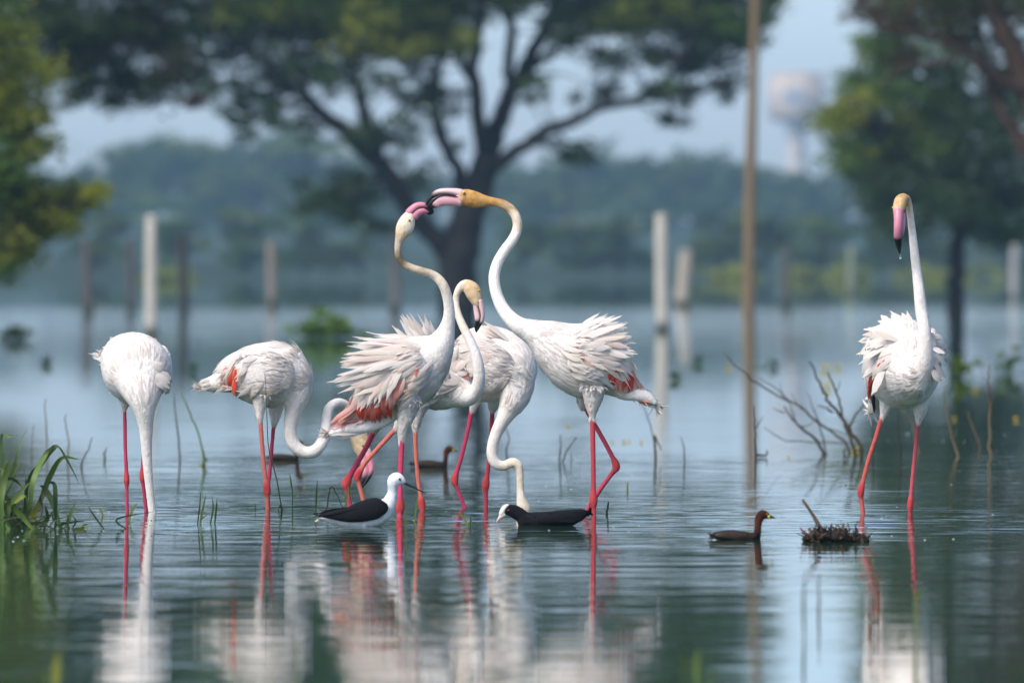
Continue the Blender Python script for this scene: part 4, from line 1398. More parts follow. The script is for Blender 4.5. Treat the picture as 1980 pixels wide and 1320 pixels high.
def bird_six():
    global WSC
    WSC = 0.54
    D = 44.1
    lofts = [
        ('body', [(1266, 783, 0, 3, 4, W), (1250, 770, 0, 11, 9, W), (1226, 756, 0, 17, 15, W), (1200, 738, 0, 34, 27, W), (1172, 715, 0, 57, 43, W), (1140, 698, 0, 74, 54, W), (1108, 687, 0, 69, 52, W), (1080, 672, 0, 55, 44, W), (1054, 655, 0, 40, 34, W), (1032, 643, 0, 27, 25, W), (1012, 634, 0, 20, 19, W)], Y1),
        ('neck', [(1050, 652, 0, 34, 31, W), (1024, 640, 0, 23.5, 22, W), (1001, 628, 0, 17.5, 17, W), (980, 608, .02, 14, 14, W), (965, 582, .04, 12.3, 12.3, W), (957, 555, .05, 11.6, 11.6, W), (956, 530, .06, 11.4, 11.4, W), (963, 506, .07, 11, 11, W), (976, 484, .08, 10.8, 10.8, W), (991, 464, .08, 10.6, 10.6, W), (1000, 443, .09, 10, 10, CR), (999, 423, .09, 9.7, 9.7, CR), (989, 406, .10, 10, 10, NK * .6 + OC * .4), (972, 395, .10, 9.8, 9.8, NK * .4 + OC * .6), (954, 390, .10, 9.0, 9.0, OC), (940, 388, .10, 10.5, 9.5, OC)], Y1),
        ('neck', [(948, 389, .10, 9, 9, OC), (934, 388, .10, 13, 11, OC), (919, 386, .10, 17, 13, OC * .95), (904, 382, .10, 17, 12.5, OC), (891, 380, .10, 14.5, 10.5, OC * .5 + BP * .5), (882, 379, .10, 9, 8, BP)], Y1),
        ('body', [(1148, 745, -.07, 26, 25, W), (1146, 772, -.07, 18, 17, W), (1145, 798, -.07, 8.5, 8.5, W), (1145, 810, -.07, 5.5, 5.5, W)], Y1),
        ('body', [(1128, 745, .08, 24, 22, W), (1126, 786, .08, 7, 7, W)], Y1),
        ('leg', leg_rows([(1145, 800), (1146, 850), (1147, 910), (1147, 966), (1148, 1002)], -.07, RD * .75 + PK * .25, 5.6, 3, D=D), Y1),
        ('leg', leg_rows([(1126, 778), (1145, 812), (1170, 856), (1194, 902), (1160, 948), (1133, 992)], .08, RD * .5 + PK * .5, 5.2, 3, D=D), Y1),
    ]

    def more(root, o, rs):
        wl = wing_shell(root, o, D, [(1232, 762, -.05, 8, 4, PINKF), (1206, 735, -.105, 26, 9, CP), (1176, 705, -.16, 46, 15, W), (1138, 690, -.205, 46, 16, W), (1102, 684, -.19, 28, 11, W)])
        plumes(root, wl, o, D, [(1115, 640), (1135, 642), (1160, 655), (1180, 675)], [(1150, 603), (1192, 608), (1216, 642), (1228, 684)], 16, 12, -.14, rs, WW, .04, .07, 5)
        plumes(root, wl, o, D, [(1110, 650), (1135, 655), (1160, 670), (1180, 690)], [(1165, 612), (1204, 624), (1218, 660), (1226, 688)], 14, 12, -.15, rs, WC, -.08, -.06, 5)
        plumes(root, wl, o, D, [(1108, 662), (1130, 672), (1150, 690), (1165, 705)], [(1160, 640), (1190, 658), (1205, 690), (1212, 730)], 14, 14, -.12, rs, WC, -.18, -.16, 5)
        plumes(root, wl, o, D, [(1170, 672), (1180, 690)], [(1218, 722), (1226, 745)], 5, 10, -.08, rs, [(CP, W), (CP, CP)], -.17, -.14, 4)
        plumes(root, wl, o, D, [(1120, 690), (1140, 705), (1155, 720)], [(1160, 700), (1175, 730), (1185, 750)], 12, 15, -.06, rs, WC, -.215, -.19, 5)
        plumes(root, wl, o, D, [(1186, 695), (1194, 700)], [(1178, 745), (1198, 755)], 6, 10, -.05, rs, [(CORAL, CORAL), (PINKF, CORAL)], -.19, -.175, 3, (0, -1, 0))
        plumes(root, wl, o, D, [(1214, 714), (1222, 722)], [(1208, 754), (1226, 758)], 5, 10, -.05, rs, [(CORAL, CORAL)], -.15, -.13, 2, (0, -1, 0))
        plumes(root, wl, o, D, [(1222, 720), (1228, 735)], [(1240, 752), (1246, 758)], 4, 9, -.05, rs, [(PINKF, CP)], -.12, -.08, 2, (0, -1, 0))
        plumes(root, wl, o, D, [(1106, 664), (1120, 690), (1140, 702)], [(1118, 672), (1138, 700), (1162, 708)], 6, 7, -.05, rs, [(PINKF, CORAL), (PINKF, W)], -.222, -.215, 2, (0, -1, 0))
        plumes(root, wl, o, D, [(1085, 665), (1095, 690), (1110, 715), (1130, 735)], [(1118, 680), (1130, 705), (1146, 728), (1166, 748)], 16, 16, .04, rs, WW, -.19, -.205, 5, (0, -1, 0))
        tl = solid_loft('tail', [(1178, 738, 0, 20, 16, W), (1205, 758, -.02, 15, 13, W), (1230, 762, -.03, 13, 11, W), (1252, 768, -.03, 11, 8, W), (1268, 780, -.03, 4, 4, W)], D, o, Y1, M['plumage'], root)
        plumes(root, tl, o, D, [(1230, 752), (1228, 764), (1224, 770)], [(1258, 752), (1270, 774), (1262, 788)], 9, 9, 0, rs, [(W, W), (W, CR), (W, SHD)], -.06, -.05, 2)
        solid_loft('upper_bill', [(892, 374, .10, 9, 9, BP), (880, 371, .10, 7.5, 8.5, BP), (866, 369.5, .10, 6.2, 8, BP), (852, 370, .10, 5.8, 7.5, BP), (843, 373, .10, 5.6, 7, BP * .6), (836, 379, .10, 5.4, 6, BB), (829, 387, .10, 4.6, 5, BB), (823, 396, .10, 1.4, 2, BB)], D, o, Y1, M['bill'], root)
        solid_loft('lower_bill', [(892, 390, .10, 9, 8, BK * .4 + BP * .6), (878, 388, .10, 10, 8, BK * .6 + BP * .4), (864, 387, .10, 11, 8, BK * .5 + BP * .5), (851, 388, .10, 11, 7.5, BK * .5 + BP * .5), (842, 393, .10, 10, 6.5, BK * .4 + BP * .6), (836, 398, .10, 5.5, 5, BB), (831, 400, .10, 2, 3, BB)], D, o, Y1, M['bill'], root)
        solid_loft('gape', [(888, 381, .10, .9, 8.9, BB), (874, 378, .10, 1.2, 8.9, BB), (858, 376.5, .10, 1.7, 8.5, BB), (846, 381, .10, 3.0, 7.9, BB), (837, 388, .10, 6.5, 6.4, BB), (831, 395, .10, 5, 4.6, BB), (826, 399, .10, 1.5, 2, BB)], D, o, Y1, M['bill'], root)
        eyes(root, o, D, 897, 373, .10, 11, 3.4, (0.62, .45, .04))
    flamingo(D, 1146, 'flamingo with ochre head and tall arched neck crossing bills with the ruffled flamingo', lofts, RUFFLE, more)


def bird_seven():
    global WSC
    WSC = 1
    D = 44.6
    lofts = [
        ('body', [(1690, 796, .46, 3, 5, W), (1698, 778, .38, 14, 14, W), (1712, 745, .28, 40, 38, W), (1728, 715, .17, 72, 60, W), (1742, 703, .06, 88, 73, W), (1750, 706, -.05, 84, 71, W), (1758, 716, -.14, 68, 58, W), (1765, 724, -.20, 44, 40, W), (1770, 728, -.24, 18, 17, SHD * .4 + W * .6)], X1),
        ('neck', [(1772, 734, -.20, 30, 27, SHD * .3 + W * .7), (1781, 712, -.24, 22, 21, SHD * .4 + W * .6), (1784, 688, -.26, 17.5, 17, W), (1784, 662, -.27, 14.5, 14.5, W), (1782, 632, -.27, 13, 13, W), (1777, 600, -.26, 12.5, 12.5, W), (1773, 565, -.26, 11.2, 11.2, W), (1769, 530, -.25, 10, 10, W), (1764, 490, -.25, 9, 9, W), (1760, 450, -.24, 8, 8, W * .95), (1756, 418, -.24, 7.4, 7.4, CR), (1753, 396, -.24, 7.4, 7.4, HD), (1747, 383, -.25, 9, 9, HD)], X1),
        ('neck', [(1752, 390, -.23, 8, 8, HD), (1743, 385, -.26, 11, 11, OC * .6 + HD * .4), (1736.5, 391, -.29, 14, 13.5, OC * .6 + HD * .4), (1733, 404, -.31, 13, 12, OC * .3 + HD * .7), (1731, 414, -.32, 11, 10.5, BK)], X1),
        ('body', [(1722, 758, .02, 24, 24, W), (1714, 782, .02, 14, 14, W), (1707, 808, .02, 5.6, 5.6, W)], X1),
        ('body', [(1776, 758, .0, 26, 26, W), (1779, 788, .0, 16, 16, W), (1776, 818, .0, 5.6, 5.6, W)], X1),
        ('leg', leg_rows([(1707, 800), (1694, 845), (1681, 885), (1664, 950), (1670, 1000)], .02, SL * .5 + RD * .5, 5.0, 3, D=D), X1),
        ('leg', leg_rows([(1776, 808), (1771, 860), (1766, 910), (1760, 976), (1760, 1002)], .0, PK * .6 + SL * .4, 4.6, 3, D=D), X1),
    ]

    def more(root, o, rs):
        wl = wing_shell(root, o, D, [(1694, 760, .30, 12, 6, W), (1686, 738, .24, 36, 10, W), (1684, 705, .12, 48, 14, W), (1692, 688, .0, 46, 14, W), (1704, 684, -.08, 26, 10, W)], X1)
        plumes(root, wl, o, D, [(1745, 640), (1722, 640), (1706, 655), (1698, 680)], [(1722, 606), (1688, 624), (1668, 655), (1664, 700)], 16, 16, .16, rs, WW, .04, .14, 5, (-.3, -.9, .3))
        plumes(root, wl, o, D, [(1735, 655), (1715, 660), (1705, 680), (1702, 700)], [(1700, 632), (1676, 660), (1668, 700), (1674, 745)], 14, 17, .14, rs, WW, -.03, .08, 4, (-.5, -.9, .2))
        plumes(root, wl, o, D, [(1722, 680), (1712, 700), (1706, 715)], [(1690, 690), (1680, 730), (1682, 765)], 10, 16, .08, rs, WW, -.09, .02, 4, (-.6, -.8, .1))
        plumes(root, wl, o, D, [(1712, 690), (1700, 712), (1696, 735)], [(1698, 712), (1688, 748), (1687, 780)], 9, 9, .04, rs, [(CORAL, CORAL), (CORAL * .8, CORAL)], -.12, .04, 2, (-.6, -.8, 0), 0, .006)
        plumes(root, wl, o, D, [(1690, 764), (1692, 770)], [(1688, 792), (1693, 796)], 3, 9, 0, rs, [(BB, BB)], .10, .12, 2, (-.6, -.8, 0))
        wr = wing_shell(root, o, D, [(1808, 720, .26, 16, 6, W), (1810, 690, .14, 44, 11, W), (1804, 680, .02, 44, 13, W), (1796, 680, -.06, 24, 9, W)], X1)
        plumes(root, wr, o, D, [(1790, 640), (1800, 665), (1802, 695), (1798, 720)], [(1812, 646), (1824, 680), (1822, 712), (1812, 742)], 14, 16, -.10, rs, WW, -.04, .08, 4, (.5, -.9, .2))
        plumes(root, wr, o, D, [(1735, 640), (1755, 630), (1762, 640)], [(1722, 612), (1744, 604), (1768, 612)], 8, 15, .05, rs, WW, .04, .14, 4, (0, -.9, .5))
        tl = solid_loft('tail', [(1704, 768, .30, 14, 12, W), (1696, 784, .36, 11, 10, W), (1691, 800, .40, 4, 5, W)], D, o, X1, M['plumage'], root)
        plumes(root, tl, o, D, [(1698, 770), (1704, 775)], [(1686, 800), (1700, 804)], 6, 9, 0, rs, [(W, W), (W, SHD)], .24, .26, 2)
        solid_loft('upper_bill', [(1731, 408, -.325, 9, 9.4, BK), (1731, 424, -.34, 8, 8.4, BK), (1730.5, 440, -.345, 7, 8, BK), (1730, 457, -.34, 6, 7.6, BK * .7), (1730.5, 462, -.335, 5, 7.2, BB), (1732.5, 478, -.325, 3.5, 4.8, BB), (1735, 491, -.31, 1, 1.2, BB)], D, o, X1, M['bill'], root)
        solid_loft('lower_bill', [(1737, 414, -.31, 8, 8, BK * .9), (1738, 430, -.32, 8, 7.5, BK), (1737, 446, -.325, 8, 6.5, BK), (1735, 460, -.32, 7, 5.5, BB), (1735, 474, -.315, 4, 4, BB), (1736, 486, -.305, 1.2, 1.2, BB)], D, o, X1, M['bill'], root)
        eyes(root, o, D, 1735, 402, -.30, 14.2, 2.2, (0.6, .45, .06), (1, 0.25, 0))
    flamingo(D, 1740, 'flamingo standing tall facing forward with upright neck and drooped pink bill', lofts, SMOOTH, more)


def small_bird(name, cat, D, bx, label, lofts, extra, voxel=0.0026, feath=None, group=None):
    origin = P(bx, HY, D)
    origin[2] = 0
    root = empty(name, origin, label, cat, group)
    rs = np.random.default_rng(int(bx))
    me, V, N, K, tg, tan = grow_body(lofts, D, origin, voxel, 5)
    obj('body', me, M['plumage'], root)
    if feath:
        contour(root, origin, V, N, K, tg, tan, rs, **feath)
    extra(root, origin, rs)
    RINGS.append((origin[0], D, 0.0005, 0.7, 0.16))
    return root


def build_small_birds():
    # black-and-white long-billed wader
    D = 42.6
    wh, gy = np.array([.74, .76, .78]), np.array([.50, .53, .56])
    blk = np.array([.010, .010, .013])
    lofts = [
        ('body', [(622, 1003, 0, 3, 3, wh), (648, 1006, 0, 8, 7, wh), (676, 1006, 0, 15, 13, wh), (704, 1001, 0, 22, 17, wh), (728, 993, 0, 24, 18, wh), (744, 982, 0, 20, 15, wh), (755, 968, 0, 12.5, 11, wh), (759, 955, 0, 9.6, 9, wh)], Y1),
        ('neck', [(752, 972, 0, 14, 12, wh), (758, 955, 0, 10, 9.5, wh), (759, 942, 0, 10, 9.5, gy), (761, 931, 0, 13, 11, wh), (767, 926, 0, 13.5, 11, wh), (776, 929, 0, 10, 8.5, wh), (783, 933, 0, 4, 4, wh)], Y1),
        ('leg', [(704, 1012, -.02, 4, 4, wh), (703, 1030, -.02, 3, 3, BP), (702, 1062, -.02, 3, 3, BK)], Y1),
        ('leg', [(722, 1012, .02, 4, 4, wh), (725, 1030, .02, 3, 3, BP), (726, 1062, .02, 3, 3, BK)], Y1),
    ]

    def extra(root, o, rs):
        for s in (-1, 1):
            wl = solid_loft('wing', [(612, 996, .015 * s, 1.5, 2, blk), (640, 997, .022 * s, 6, 5, blk), (672, 995, .030 * s, 14, 8, blk), (702, 988, .036 * s, 20, 9, blk), (728, 982, .036 * s, 20, 8, blk), (745, 981, .030 * s, 11, 5, blk), (750, 981, .026 * s, 4, 2, blk)], D, o, Y1, M['plumage'], root, 16)
            for i in range(8):
                u = i / 7
                pb = P(690 + 30 * u, 980 + 14 * u, D) + [0, .048 * s, 0] - o
                pt = P(606 + 60 * u, 996 + 8 * u, D) + [0, .026 * s, 0] - o
                V, Q = feather_sheet(pb, pt, 8 * D / F, 0.03, (0, s, .2), rs, 8)
                g = Geo(); g.add(V, Q, None, blk * rs.uniform(.8, 2.2))
                obj('feather', g.mesh('feather'), M['feather'], wl)
        solid_loft('bill', [(781, 933, 0, 3, 3, blk), (792, 938, 0, 2, 2, blk), (808, 946, 0, 1.5, 1.5, blk), (823, 953, 0, .8, .8, blk)], D, o, Y1, M['bill'], root, 8)
        eyes(root, o, D, 773, 926, 0, 9.8, 2.6, (.05, .02, .015))
    small_bird('stilt', 'wader', D, 712, 'slim white wader with black wings and a long thin black bill', lofts, extra, 0.0024,
               dict(cell=0.014, length=0.03, width=0.014, lift=0.002, R=0.05))

    # black waterbird with white forehead
    D = 42.75
    cb = np.array([.007, .0073, .009])
    lofts = [
        ('body', [(1138, 990, 0, 3, 4, cb), (1124, 994, 0, 11, 14, cb * 1.2), (1098, 1001, 0, 17, 22, cb * 1.3), (1066, 1006, 0, 19, 26, cb * 1.3), (1036, 1008, 0, 19, 26, cb * 1.2), (1014, 1008, 0, 16, 20, cb), (1004, 1006, 0, 10, 12, cb)], Y1),
        ('neck', [(1024, 1008, 0, 16, 16, cb), (1012, 1000, 0, 14, 13, cb), (1001, 992, 0, 13.5, 12, cb), (990, 987, 0, 13, 11.5, cb), (981, 988, 0, 9.5, 9, cb), (976, 990, 0, 6, 6, cb)], Y1),
    ]

    def extra(root, o, rs):
        iv = np.array([.74, .72, .62])
        solid_loft('frontal_shield', [(983, 976, 0, 2.5, 3, iv), (977, 980, 0, 5, 6, iv), (972, 988, 0, 6, 7, iv), (970, 995, 0, 5.5, 6, iv)], D, o, Y1, M['bill'], root, 12)
        solid_loft('bill', [(975, 993, 0, 6.5, 6, iv), (969, 998, 0, 5, 5, BP * .6 + iv * .4), (963, 1005, 0, 2.2, 2.5, BP), (960, 1009, 0, .8, 1, BP)], D, o, Y1, M['bill'], root, 12)
        eyes(root, o, D, 983, 986, 0, 10, 2.2, (.25, .015, .01))
        for s in (-1, 1):
            wl = solid_loft('wing', [(1132, 991, .03 * s, 3, 2, cb), (1104, 996, .038 * s, 11, 5, cb * 1.5), (1070, 1000, .045 * s, 12, 6, cb * 1.5), (1040, 1003, .042 * s, 8, 4, cb * 1.3)], D, o, Y1, M['plumage'], root, 14)
            for i in range(7):
                u = i / 6
                pb = P(1060 + 20 * u, 992 + 14 * u, D) + [0, .053 * s, 0] - o
                pt = P(1136 - 10 * u, 990 + 14 * u, D) + [0, .036 * s, 0] - o
                V, Q = feather_sheet(pb, pt, 8 * D / F, .02, (0, s, .3), rs, 8)
                g = Geo(); g.add(V, Q, None, cb * rs.uniform(.9, 2.0))
                obj('feather', g.mesh('feather'), M['feather'], wl)
        tl = solid_loft('tail', [(1120, 992, 0, 9, 12, cb), (1132, 992, 0, 6, 9, cb), (1139, 996, 0, 3, 5, cb)], D, o, Y1, M['plumage'], root, 12)
    small_bird('coot', 'waterbird', D, 1060, 'plump black waterbird with white forehead and bill swimming', lofts, extra, 0.0026,
               dict(cell=0.015, length=0.03, width=0.013, lift=0.0025, R=0.06))

    # little brown diving birds
    br, rf, dk = np.array([.030, .021, .016]), np.array([.075, .020, .010]), np.array([.012, .009, .009])
    pale = np.array([.085, .062, .045])

    def grebe(D, ox, oy, s, label, flip=1):
        """coordinates in the pixels of the nearest one, moved and scaled"""
        q = lambda a, b: (ox + (a - 1430) * s * flip, oy + (b - 1042) * s)

        def row(a, b, dy, rh, rw, c):
            x, y = q(a, b)
            return (x, y, dy, rh * s, rw * s, c)
        lofts = [
            ('body', [row(1378, 1036, 0, 3, 5, pale), row(1390, 1035, 0, 8, 12, br), row(1410, 1036, 0, 12, 17, br * 1.2), row(1434, 1038, 0, 12, 17, br), row(1454, 1040, 0, 11, 14, br * .8), (*q(1468, 1040), 0, 7 * s, 8 * s, dk)], Y1),
            ('neck', [row(1462, 1044, 0, 8, 8, dk), row(1465, 1028, 0, 7.2, 7, dk * .6 + rf * .4), row(1466, 1014, 0, 7.2, 6.8, rf), row(1468, 1002, 0, 9, 7.5, rf * .8), row(1474, 994, 0, 9.4, 7.8, dk * .5 + rf * .5), row(1482, 996, 0, 7.6, 6.4, rf * .7), row(1488, 999, 0, 4, 4, dk)], Y1),
        ]

        def extra(root, o, rs):
            k = D / F
            solid_loft('bill', [row(1486, 998.5, 0, 3.4, 3, dk * .6), row(1493, 999.5, 0, 2.2, 2, dk * .6), row(1500, 1001.5, 0, .6, .6, dk)], D, o, Y1, M['bill'], root, 8)
            for sd in (-1, 1):
                c = P(*q(1486.5, 998), D) - o + np.array([0, sd * 4.6 * s * k, 0])
                ball('gape_spot', c, 2.4 * s * k, (.55, .60, .03), root, M['bill'], (1, .5, 1.2))
                e = ball('eye', P(*q(1483, 993), D) - o + np.array([0, sd * 6.2 * s * k, 0]), 1.5 * s * k, (.5, .25, .02), root, M['eye'])
                wl = solid_loft('wing', [row(1384, 1034, .02 * sd * s, 3, 3, pale), row(1402, 1034, .028 * sd * s, 7, 5, br * 1.3), row(1424, 1036, .031 * sd * s, 8, 5, br * 1.4), row(1444, 1038, .024 * sd * s, 5, 3, br)], D, o, Y1, M['plumage'], root, 12)
        small_bird('grebe', 'waterbird', D, ox, label, lofts, extra, 0.0024 if s > .8 else 0.003,
                   dict(cell=0.012, length=0.025, width=0.009, lift=0.004, R=0.05), 'small brown diving birds')
    grebe(wd(1043), 1430, 1042, 1.0, 'small brown diving bird with rusty neck swimming beside the floating weed clump')
    grebe(wd(903), 836, 902, 0.72, 'small rusty-necked diving bird seen between the legs of the ruffled flamingo')
    grebe(wd(889), 552, 888, 0.64, 'small dark diving bird half hidden by the looped flamingo neck')


# ------------------------------------------------------------------ plants, twigs, floating things
def blade(g, pts, w0, rs, col, fold=0.25, face=None):
    """a long folded leaf through pts"""
    B = catmull(np.array(pts, float), 7)
    t = np.linspace(0, 1, len(B))
    T = np.gradient(B, axis=0)
    T /= np.linalg.norm(T, axis=1)[:, None] + 1e-9
    f = np.array(face if face is not None else (rs.normal(0, .5), -1, rs.normal(0, .4)), float)
    s = np.cross(T, f)
    s /= np.linalg.norm(s, axis=1)[:, None] + 1e-9
    n = np.cross(s, T)
    wv = w0 * 0.5 * np.clip(0.45 + 1.6 * t, 0, 1) * np.clip((1 - t) * 2.2, 0, 1) ** 0.8
    wv[-1] = w0 * .02
    V = np.stack([B - s * wv[:, None], B - n * (wv * fold)[:, None], B + s * wv[:, None]], 1).reshape(-1, 3)
    Q = []
    for i in range(len(B) - 1):
        Q += [(i * 3, i * 3 + 1, i * 3 + 4, i * 3 + 3), (i * 3 + 1, i * 3 + 2, i * 3 + 5, i * 3 + 4)]
    tt = np.repeat(t, 3)[:, None]
    c = np.asarray(col)
    g.add(V, Q, None, c * (1 - tt * .25) + np.array([.02, .01, 0]) * tt)


GR = np.array([.085, .15, .030])
GD = np.array([.035, .075, .020])
GY = np.array([.20, .23, .030])
ST = np.array([.13, .10, .055])
DKT = np.array([.028, .022, .016])


def build_grass_clump():
    D = wd(1022)
    base = P(30, HY, D)
    base[2] = 0
    root = empty('grass_clump', base, 'clump of long bending green grass blades rising from the shallow water', 'grass')
    rs = np.random.default_rng(21)
    spec = [  # (points in photograph pixels, width, colour)
        ([(55, 1022), (62, 935), (85, 880), (103, 863)], 8, GR), ([(50, 940), (75, 900), (106, 864), (128, 890), (152, 936)], 8, GD),
        ([(48, 1025), (75, 970), (95, 920), (118, 886), (152, 889)], 8, GR), ([(118, 1022), (100, 970), (85, 945), (76, 938)], 9, GD),
        ([(108, 1020), (108, 960), (105, 935), (92, 932)], 7, GD), ([(52, 1024), (62, 1000), (75, 970)], 10, GY),
        ([(2, 985), (20, 930), (35, 870), (50, 828)], 4, GR), ([(5, 970), (10, 930), (20, 895), (24, 890)], 8, GR), ([(0, 960), (4, 910), (6, 870)], 7, GR),
        ([(0, 855), (15, 845), (34, 841)], 4, GR), ([(4, 975), (25, 920), (42, 892)], 8, GD), ([(5, 980), (12, 970), (45, 1000), (70, 1022), (118, 1027)], 9, GR),
        ([(0, 958), (30, 985), (60, 1010), (90, 1020)], 10, GD), ([(0, 1005), (20, 975), (45, 945), (60, 930)], 6, GR), ([(20, 980), (30, 968), (48, 960), (52, 990)], 6, GY),
        ([(0, 1020), (8, 1000), (20, 985)], 7, GR), ([(4, 1050), (8, 1030), (10, 1015)], 8, GR), ([(10, 1020), (30, 1000), (40, 1010)], 6, GD), ([(0, 915), (10, 925), (12, 935)], 6, GD),
        ([(30, 1024), (20, 990), (2, 970), (-20, 960)], 7, GR), ([(20, 1024), (0, 980), (-30, 940), (-60, 950)], 8, GR), ([(10, 1024), (-10, 940), (-30, 880), (-60, 870)], 8, GD),
        ([(0, 940), (20, 925), (38, 935), (44, 945)], 5, GD), ([(45, 1000), (48, 960), (50, 930), (46, 905)], 4, GD),
        ([(130, 1028), (132, 1005), (146, 968)], 6, GR), ([(60, 1024), (90, 1005), (86, 975)], 6, GD), ([(72, 1022), (82, 985), (78, 960), (100, 958), (142, 957)], 3, DKT * 2),
        ([(136, 1026), (150, 1022), (172, 1018)], 5, GY), ([(15, 1024), (35, 1005), (70, 990)], 7, GD), ([(25, 1022), (15, 1000), (18, 975), (14, 955)], 7, GR),
    ]
    for pts, w0, c in spec:
        off = rs.uniform(-.12, .12)
        pp = [P(a, b, D) + [0, off + rs.normal(0, .02), 0] for a, b in pts]
        for p in pp:
            p[2] = max(p[2], -0.03)
        pp[0][2] = min(pp[0][2], 0.02) if pts[0][1] > 1000 else pp[0][2]
        g = Geo()
        if pp[0][2] > 0.03:      # rooted in the tussock
            pp = [P(rs.uniform(5, 60), 1022, D) + [0, off, -.03]] + pp
        blade(g, pp, w0 * 1.45 * D / F, rs, c * rs.uniform(1.0, 1.5))
        obj('blade', g.mesh('blade', base), M['grass'], root)
    g = Geo()
    for i in range(40):
        a = base + np.array([rs.normal(0, .13), rs.normal(0, .12), -.01])
        h = rs.uniform(.02, .09)
        blade(g, [a, a + [rs.normal(0, .03), 0, h * .6], a + [rs.normal(0, .06), 0, h]], .007, rs, GD * rs.uniform(.6, 1.2))
    o = obj('tussock', g.mesh('tussock', base), M['grass'], root)
    o['kind'] = 'stuff'


def stem_thing(name, label, cat, group, D, strands, leaves=()):
    """strands: (points px, radius px, colour, part name); leaves: (points px, width px, colour)"""
    x0, y0 = strands[0][0][0] if strands else leaves[0][0][0]
    base = P(x0, y0, D)
    base[2] = 0
    root = empty(name, base, label, cat, group)
    rs = np.random.default_rng(int(x0 * 7 + y0))
    k = D / F
    for pts, r, c, part in strands:
        pp = np.array([P(a, b, D) + [0, rs.normal(0, .01), 0] for a, b in pts])
        if abs(pts[0][1] - y0) < 4:
            pp[0, 2] = -0.04
        B = catmull(pp, 4)
        B[1:-1] += rs.normal(0, .35 * k * max(r, .8), (len(B) - 2, 3))
        g = Geo()
        tube(g, B, np.linspace(r, r * .4, len(B)) * k, c, 6, 1)
        obj(part, g.mesh(part, base), M['twig'], root)
    for pts, wpx, c in leaves:
        g = Geo()
        pp = [P(a, b, D) for a, b in pts]
        if abs(pts[0][1] - y0) < 4:
            pp[0][2] = -0.02
        blade(g, pp, wpx * k, rs, c)
        obj('leaf', g.mesh('leaf', base), M['grass'], root)
    return root


